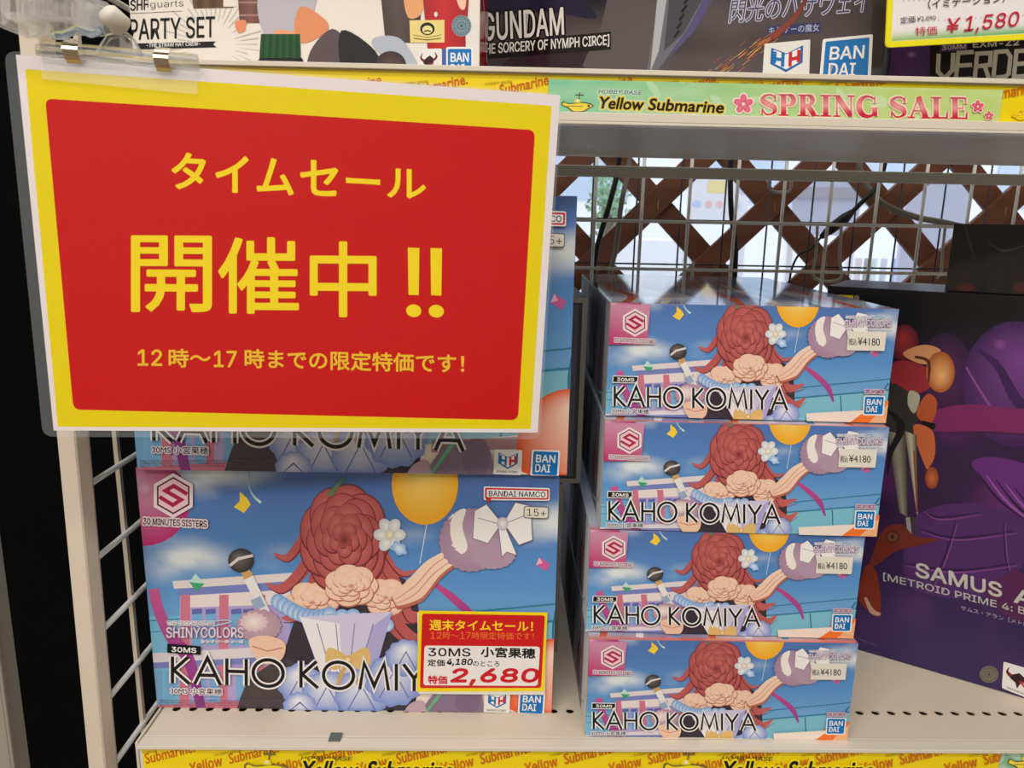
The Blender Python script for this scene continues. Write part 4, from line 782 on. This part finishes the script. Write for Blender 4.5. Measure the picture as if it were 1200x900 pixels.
plate('clamp_jaw', [(5, -40), (30, -42), (28, 34), (14, 38), (6, 32)], -.014, .022, M_CLEAR, .003); plate('clamp_jaw', [(28, -20), (98, -14), (100, 2), (28, 4)], -.016, -.010, M_CLEAR); plate('clamp_bridge', [(24, 22), (98, 26), (98, 34), (26, 32)], -.016, .018, M_CLEAR)
plate('clamp_bridge', [(24, -8), (98, -3), (98, 3), (26, 2)], -.016, .018, M_CLEAR)
for x in (40, 56, 66, 78, 88, 96): plate('rib', [(x, 0), (x+3, 0), (x+3, 28), (x, 28)], -.013, .010, M_CLEAR, .0006)
# arms joining knob to hinge
pth = [U(96, 8), U(112, 4), U(130, 10), U(148, 26)]; tube('lever', [(p[0], -.008, p[1]) for p in pth], .0016, M_CLEAR, cl)
pth = [U(68, 44), U(80, 44), U(96, 36), U(112, 42), U(126, 38)]; tube('lever', [(p[0], -.006, p[1]) for p in pth], .0022, mat('blue tinted plastic', (.7, .84, .97, 1), .08, trans=.85, ior=1.3), cl)
# ------------------------------------------------------------------ cables and hooks behind the grid
def cable(name, pts, y, r, m, label, cat='cable'):
    P3 = [on(px, py, 1, y) for px, py in pts]; o0 = P3[0].copy(); path = smooth_path([tuple(p-o0) for p in P3], 6)
    o = tube(name, path, r, m); o.location = o0; return tag(o, label, cat)
cable('power_cable', [(726, 176), (724, 200), (714, 240), (700, 290), (694, 340), (692, 420)], .435, .0032, M_DARK, 'thick black cable hanging down behind the grid, left of the stack')
cable('grey_cable', [(738, 176), (736, 200), (728, 240), (722, 290), (714, 332), (712, 420)], .428, .0030, mat('grey cable', C(128, 122, 112), .5), 'grey cable hanging beside the thick black cable behind the grid')
cable('hanging_cable', [(857, 176), (856, 205), (857, 250), (862, 290), (861, 330), (862, 400)], .432, .0032, M_DARK, 'black cord hanging straight down behind the middle of the grid')
cable('grey_hose', [(1004, 176), (1012, 210), (1034, 238), (1072, 254), (1112, 262), (1190, 280)], .43, .0036, mat('grey cable', C(128, 122, 112), .5), 'grey hose curving down to the right behind the grid')
pk = empty('plug_cable', on(958, 284, 1, .425), 0, 'black plug with its cord slanting up behind the grid', 'cable'); o0 = pk.location
tube('plug', [on(x, y, 1, .425)-o0 for x, y in ((962, 278), (974, 268), (990, 256), (999, 248))], [.003, .0065, .0065, .0035], M_DARK, pk, 10); tube('cord', smooth_path([tuple(on(x, y, 1, .425)-o0) for x, y in ((999, 248), (1008, 239), (1030, 215), (1040, 176))], 5), .0028, M_DARK, pk)
tube('cord', smooth_path([tuple(on(x, y, 1, .425)-o0) for x, y in ((962, 278), (950, 292), (935, 300), (925, 330), (922, 400))], 5), .0014, M_DARK, pk)
def hook(pts, y, r, label): cable('wire_hook', pts, y, r, M_WIRE if False else mat('pale hook wire', C(170, 168, 158), .4), label, 'hook')
hook([(902, 200), (901, 216), (905, 224), (922, 225), (927, 218), (927, 200)], .41, .0018, 'small pale wire loop hooked on the grid under the top bar')
hook([(958, 262), (956, 300), (953, 322), (962, 329), (980, 329), (986, 322), (984, 300), (986, 264)], .41, .0018, 'long pale wire hook on the grid below the black plug')
hook([(1108, 264), (1105, 290), (1103, 318), (1098, 326)], .41, .0016, 'pale wire hook on the grid beside the black box')
hook([(785, 312), (786, 330), (786, 345)], .41, .0024, 'short dark grey hook on the grid above the flat stack, left one') if False else None
hook([(812, 308), (811, 330), (811, 345)], .41, .0020, 'short wire hook on the grid just above the flat stack')
# ------------------------------------------------------------------ room and street outside
def struct(name, lo, hi, m): o = box(name, lo, hi, m); o['kind'] = 'structure'; return o
mw = mat('white wall paint', C(214, 208, 198), .8)
struct('floor', (-2.6, -3.2, -1.0), (3.2, 1.05, -.95), mat('grey floor', C(140, 132, 122), .4, var=.1, bscale=6)); struct('ceiling', (-2.6, -3.2, 1.78), (3.2, 1.05, 1.83), mw)
struct('wall_left', (-2.65, -3.2, -1.0), (-2.6, 1.05, 1.8), mw); struct('wall_right', (3.2, -3.2, -1.0), (3.25, 1.05, 1.8), mw); struct('wall_near', (-2.6, -3.25, -1.0), (3.2, -3.2, 1.8), mw)
struct('wall_window_side', (-2.6, 1.0, -1.0), (-.4, 1.05, 1.8), mw); struct('wall_window_side', (-.4, 1.0, -1.0), (3.2, 1.05, -.5), mw); struct('wall_window_side', (-.4, 1.0, 1.25), (3.2, 1.05, 1.8), mw)
wd = boxes('window_1', [((-.4, 1.0, -.5), (-.36, 1.05, 1.25)), ((3.16, 1.0, -.5), (3.2, 1.05, 1.25)), ((-.4, 1.0, 1.21), (3.2, 1.05, 1.25)), ((-.4, 1.0, -.5), (3.2, 1.05, -.46))], mat('window frame', C(190, 190, 188), .4)); wd['kind'] = 'structure'
box('pane', (-.36, 1.02, -.46), (3.16, 1.026, 1.21), mat('window glass', (.95, .97, 1, 1), .02, alpha=.12), wd)
struct('ground', (-8, 1.05, -1.05), (12, 16, -1.0), mat('pale pavement', C(205, 205, 205), .8, var=.06, bscale=2))
mo = mat('white render outside', C(232, 234, 240), .8)
def thing_box(name, lo, hi, m, label, cat, bev=.01):
    o0 = Vector(lo); o = box(name, (0, 0, 0), tuple(Vector(hi)-o0), m, None, bev); o.location = o0; return tag(o, label, cat)
bl_ = empty('white_building', (-3, 7, -1), 0, 'white building across the street, seen through the lattice', 'building')
box('wall', (0, 0, 0), (14, .3, 6), mo, bl_)
for k in range(9): box('window', (.6+k*1.5, -.03, 1.6), (1.5+k*1.5, .0, 2.7), mat('pale glass outside', C(176, 194, 214), .2), bl_)
def hp(px, py, Y): return on(px, py, 1, Y)
p0_, p1_ = hp(805, 262, 3.0), hp(880, 205, 3.0)
nb = empty('notice_board', (p0_.x, 3.0, p0_.z), 0, 'pale notice board with faded yellow and red writing outside the window', 'sign')
bw, bh = p1_.x-p0_.x, p1_.z-p0_.z; [box('leg', (x, .0, -1.0-p0_.z), (x+.03, .02, 0), mo, nb) for x in (0, bw-.03)]; box('board', (0, 0, 0), (bw, .02, bh), mo, nb)
B = Art(lambda x, y: (x/100*bw, y/100*bh), None, start=.001)
B.E = .0005
B.rrect([(30, 62), (62, 62), (62, 88), (30, 88)], 4, C(240, 222, 150)); B.rrect([(30, 92), (70, 92), (70, 97), (30, 97)], 1, C(244, 160, 170)); B.ell(14, 40, 7, 7, C(190, 210, 244)); B.ell(34, 40, 5, 7, C(244, 190, 190)); B.ell(52, 40, 5, 7, C(244, 190, 190)); B.ell(78, 36, 8, 9, C(200, 216, 244)); B.ell(90, 70, 6, 8, C(190, 214, 248))
B.build('printing', M_PRINT, nb)
p0_, p1_ = hp(925, 275, 2.2), hp(1012, 206, 2.2)
st_ = empty('display_panel', (p0_.x, 2.2, p0_.z), 0, 'pale bluish panel with a grey top band outside the window', 'panel'); box('board', (0, 0, 0), (p1_.x-p0_.x, .03, p1_.z-p0_.z), mat('bluish panel', C(196, 202, 228), .6), st_); [box('leg', (x, .005, -1.0-p0_.z), (x+.02, .025, 0), mo, st_) for x in (0, p1_.x-p0_.x-.02)]; box('band', (0, -.01, (p1_.z-p0_.z)*.62), (p1_.x-p0_.x, .0, (p1_.z-p0_.z)*.8), mat('grey band', C(168, 168, 184), .6), st_)
p0_, p1_ = hp(1058, 268, 2.2), hp(1142, 206, 2.2); pb = thing_box('display_panel', (p0_.x, 2.2, -1.0), (p1_.x, 2.23, p1_.z), mat('bluish panel', C(196, 202, 228), .6), 'plain pale blue panel outside the window at the upper right', 'panel')
for i, (px, c, w_) in enumerate(((1002, C(214, 206, 206), 8), (1012, C(160, 158, 158), 6), (1020, C(206, 228, 222), 8), (1032, C(206, 206, 220), 7), (1045, C(150, 176, 206), 8), (1057, C(226, 226, 226), 9))):
    a = hp(px-w_/2, 340, 2.6); b = hp(px+w_/2, 340, 2.6); r_ = (b.x-a.x)/2; bm = bmesh.new(); add_tube(bm, [(0, 0, 0), (0, 0, 1.25)], r_, 16)
    o = link('rolled_banner', bm_mesh('rolled_banner', bm, True), mat('roll %d' % i, c, .6)); o.location = (a.x+r_, 2.6, -1.0); tag(o, ('pale pink', 'grey', 'mint', 'lilac', 'blue', 'white')[i]+' upright roll outside, in the row behind the right part of the lattice', 'roll', 'upright rolls outside the window')
# planter bush outside
c0_ = hp(713, 238, 2.4); sb_ = empty('green_bush', (c0_.x, 2.4, -1.0), 0, 'small green tree outside, seen at the far left of the grid', 'tree'); tube('trunk', [(0, 0, 0), (.01, 0, c0_.z+1.0)], .025, mat('bark', C(110, 90, 70), .8), sb_)
bm = bmesh.new()
for k in range(320):
    v = Vector((random.gauss(0, .035), random.gauss(0, .04), random.gauss(0, .06)+c0_.z+1.0)); a = Vector((random.uniform(-1, 1), random.uniform(-1, 1), random.uniform(-1, 1))).normalized()*.018; b = a.orthogonal().normalized()*.008
    bm.faces.new([bm.verts.new(v-a), bm.verts.new(v+b), bm.verts.new(v+a), bm.verts.new(v-b)])
fo = link('foliage', bm_mesh('foliage', bm), mat('green leaves', C(120, 176, 130), .6, var=.3, bscale=30), sb_); fo['kind'] = 'stuff'
# white van
a = hp(745, 345, 3.6); b = hp(835, 283, 3.6)
vn = empty('white_van', (a.x, 3.6, a.z), 0, 'white van parked outside, seen low through the left part of the lattice', 'van'); vw, vh = (b.x-a.x), (b.z-a.z)
bm = bmesh.new(); prof = [(0, 0), (vw*1.35, 0), (vw*1.35, vh*.45), (vw*1.05, vh*.62), (vw*.8, vh), (0, vh), (-.6, vh), (-.6, 0)]
l1 = [bm.verts.new((x, 0, z)) for x, z in prof]; l2 = [bm.verts.new((x, .8, z)) for x, z in prof]; bm.faces.new(l1); bm.faces.new(l2[::-1]); [bm.faces.new((l1[i], l2[i], l2[(i+1) % 8], l1[(i+1) % 8])) for i in range(8)]; bmesh.ops.recalc_face_normals(bm, faces=bm.faces)
link('body', bm_mesh('body', bm), mat('white car paint', C(240, 242, 245), .25), vn)
sheet('side_window', [(vw*.62, vh*.62), (vw*.98, vh*.62), (vw*.8, vh*.92), (vw*.66, vh*.92)], -.01, .0, mat('dark glass', C(90, 86, 90), .1), vn)
for x in (.1, vw*1.05): tube('wheel', [(x, -.02, -.02), (x, .08, -.02)], .12, M_DARK, vn, 20)
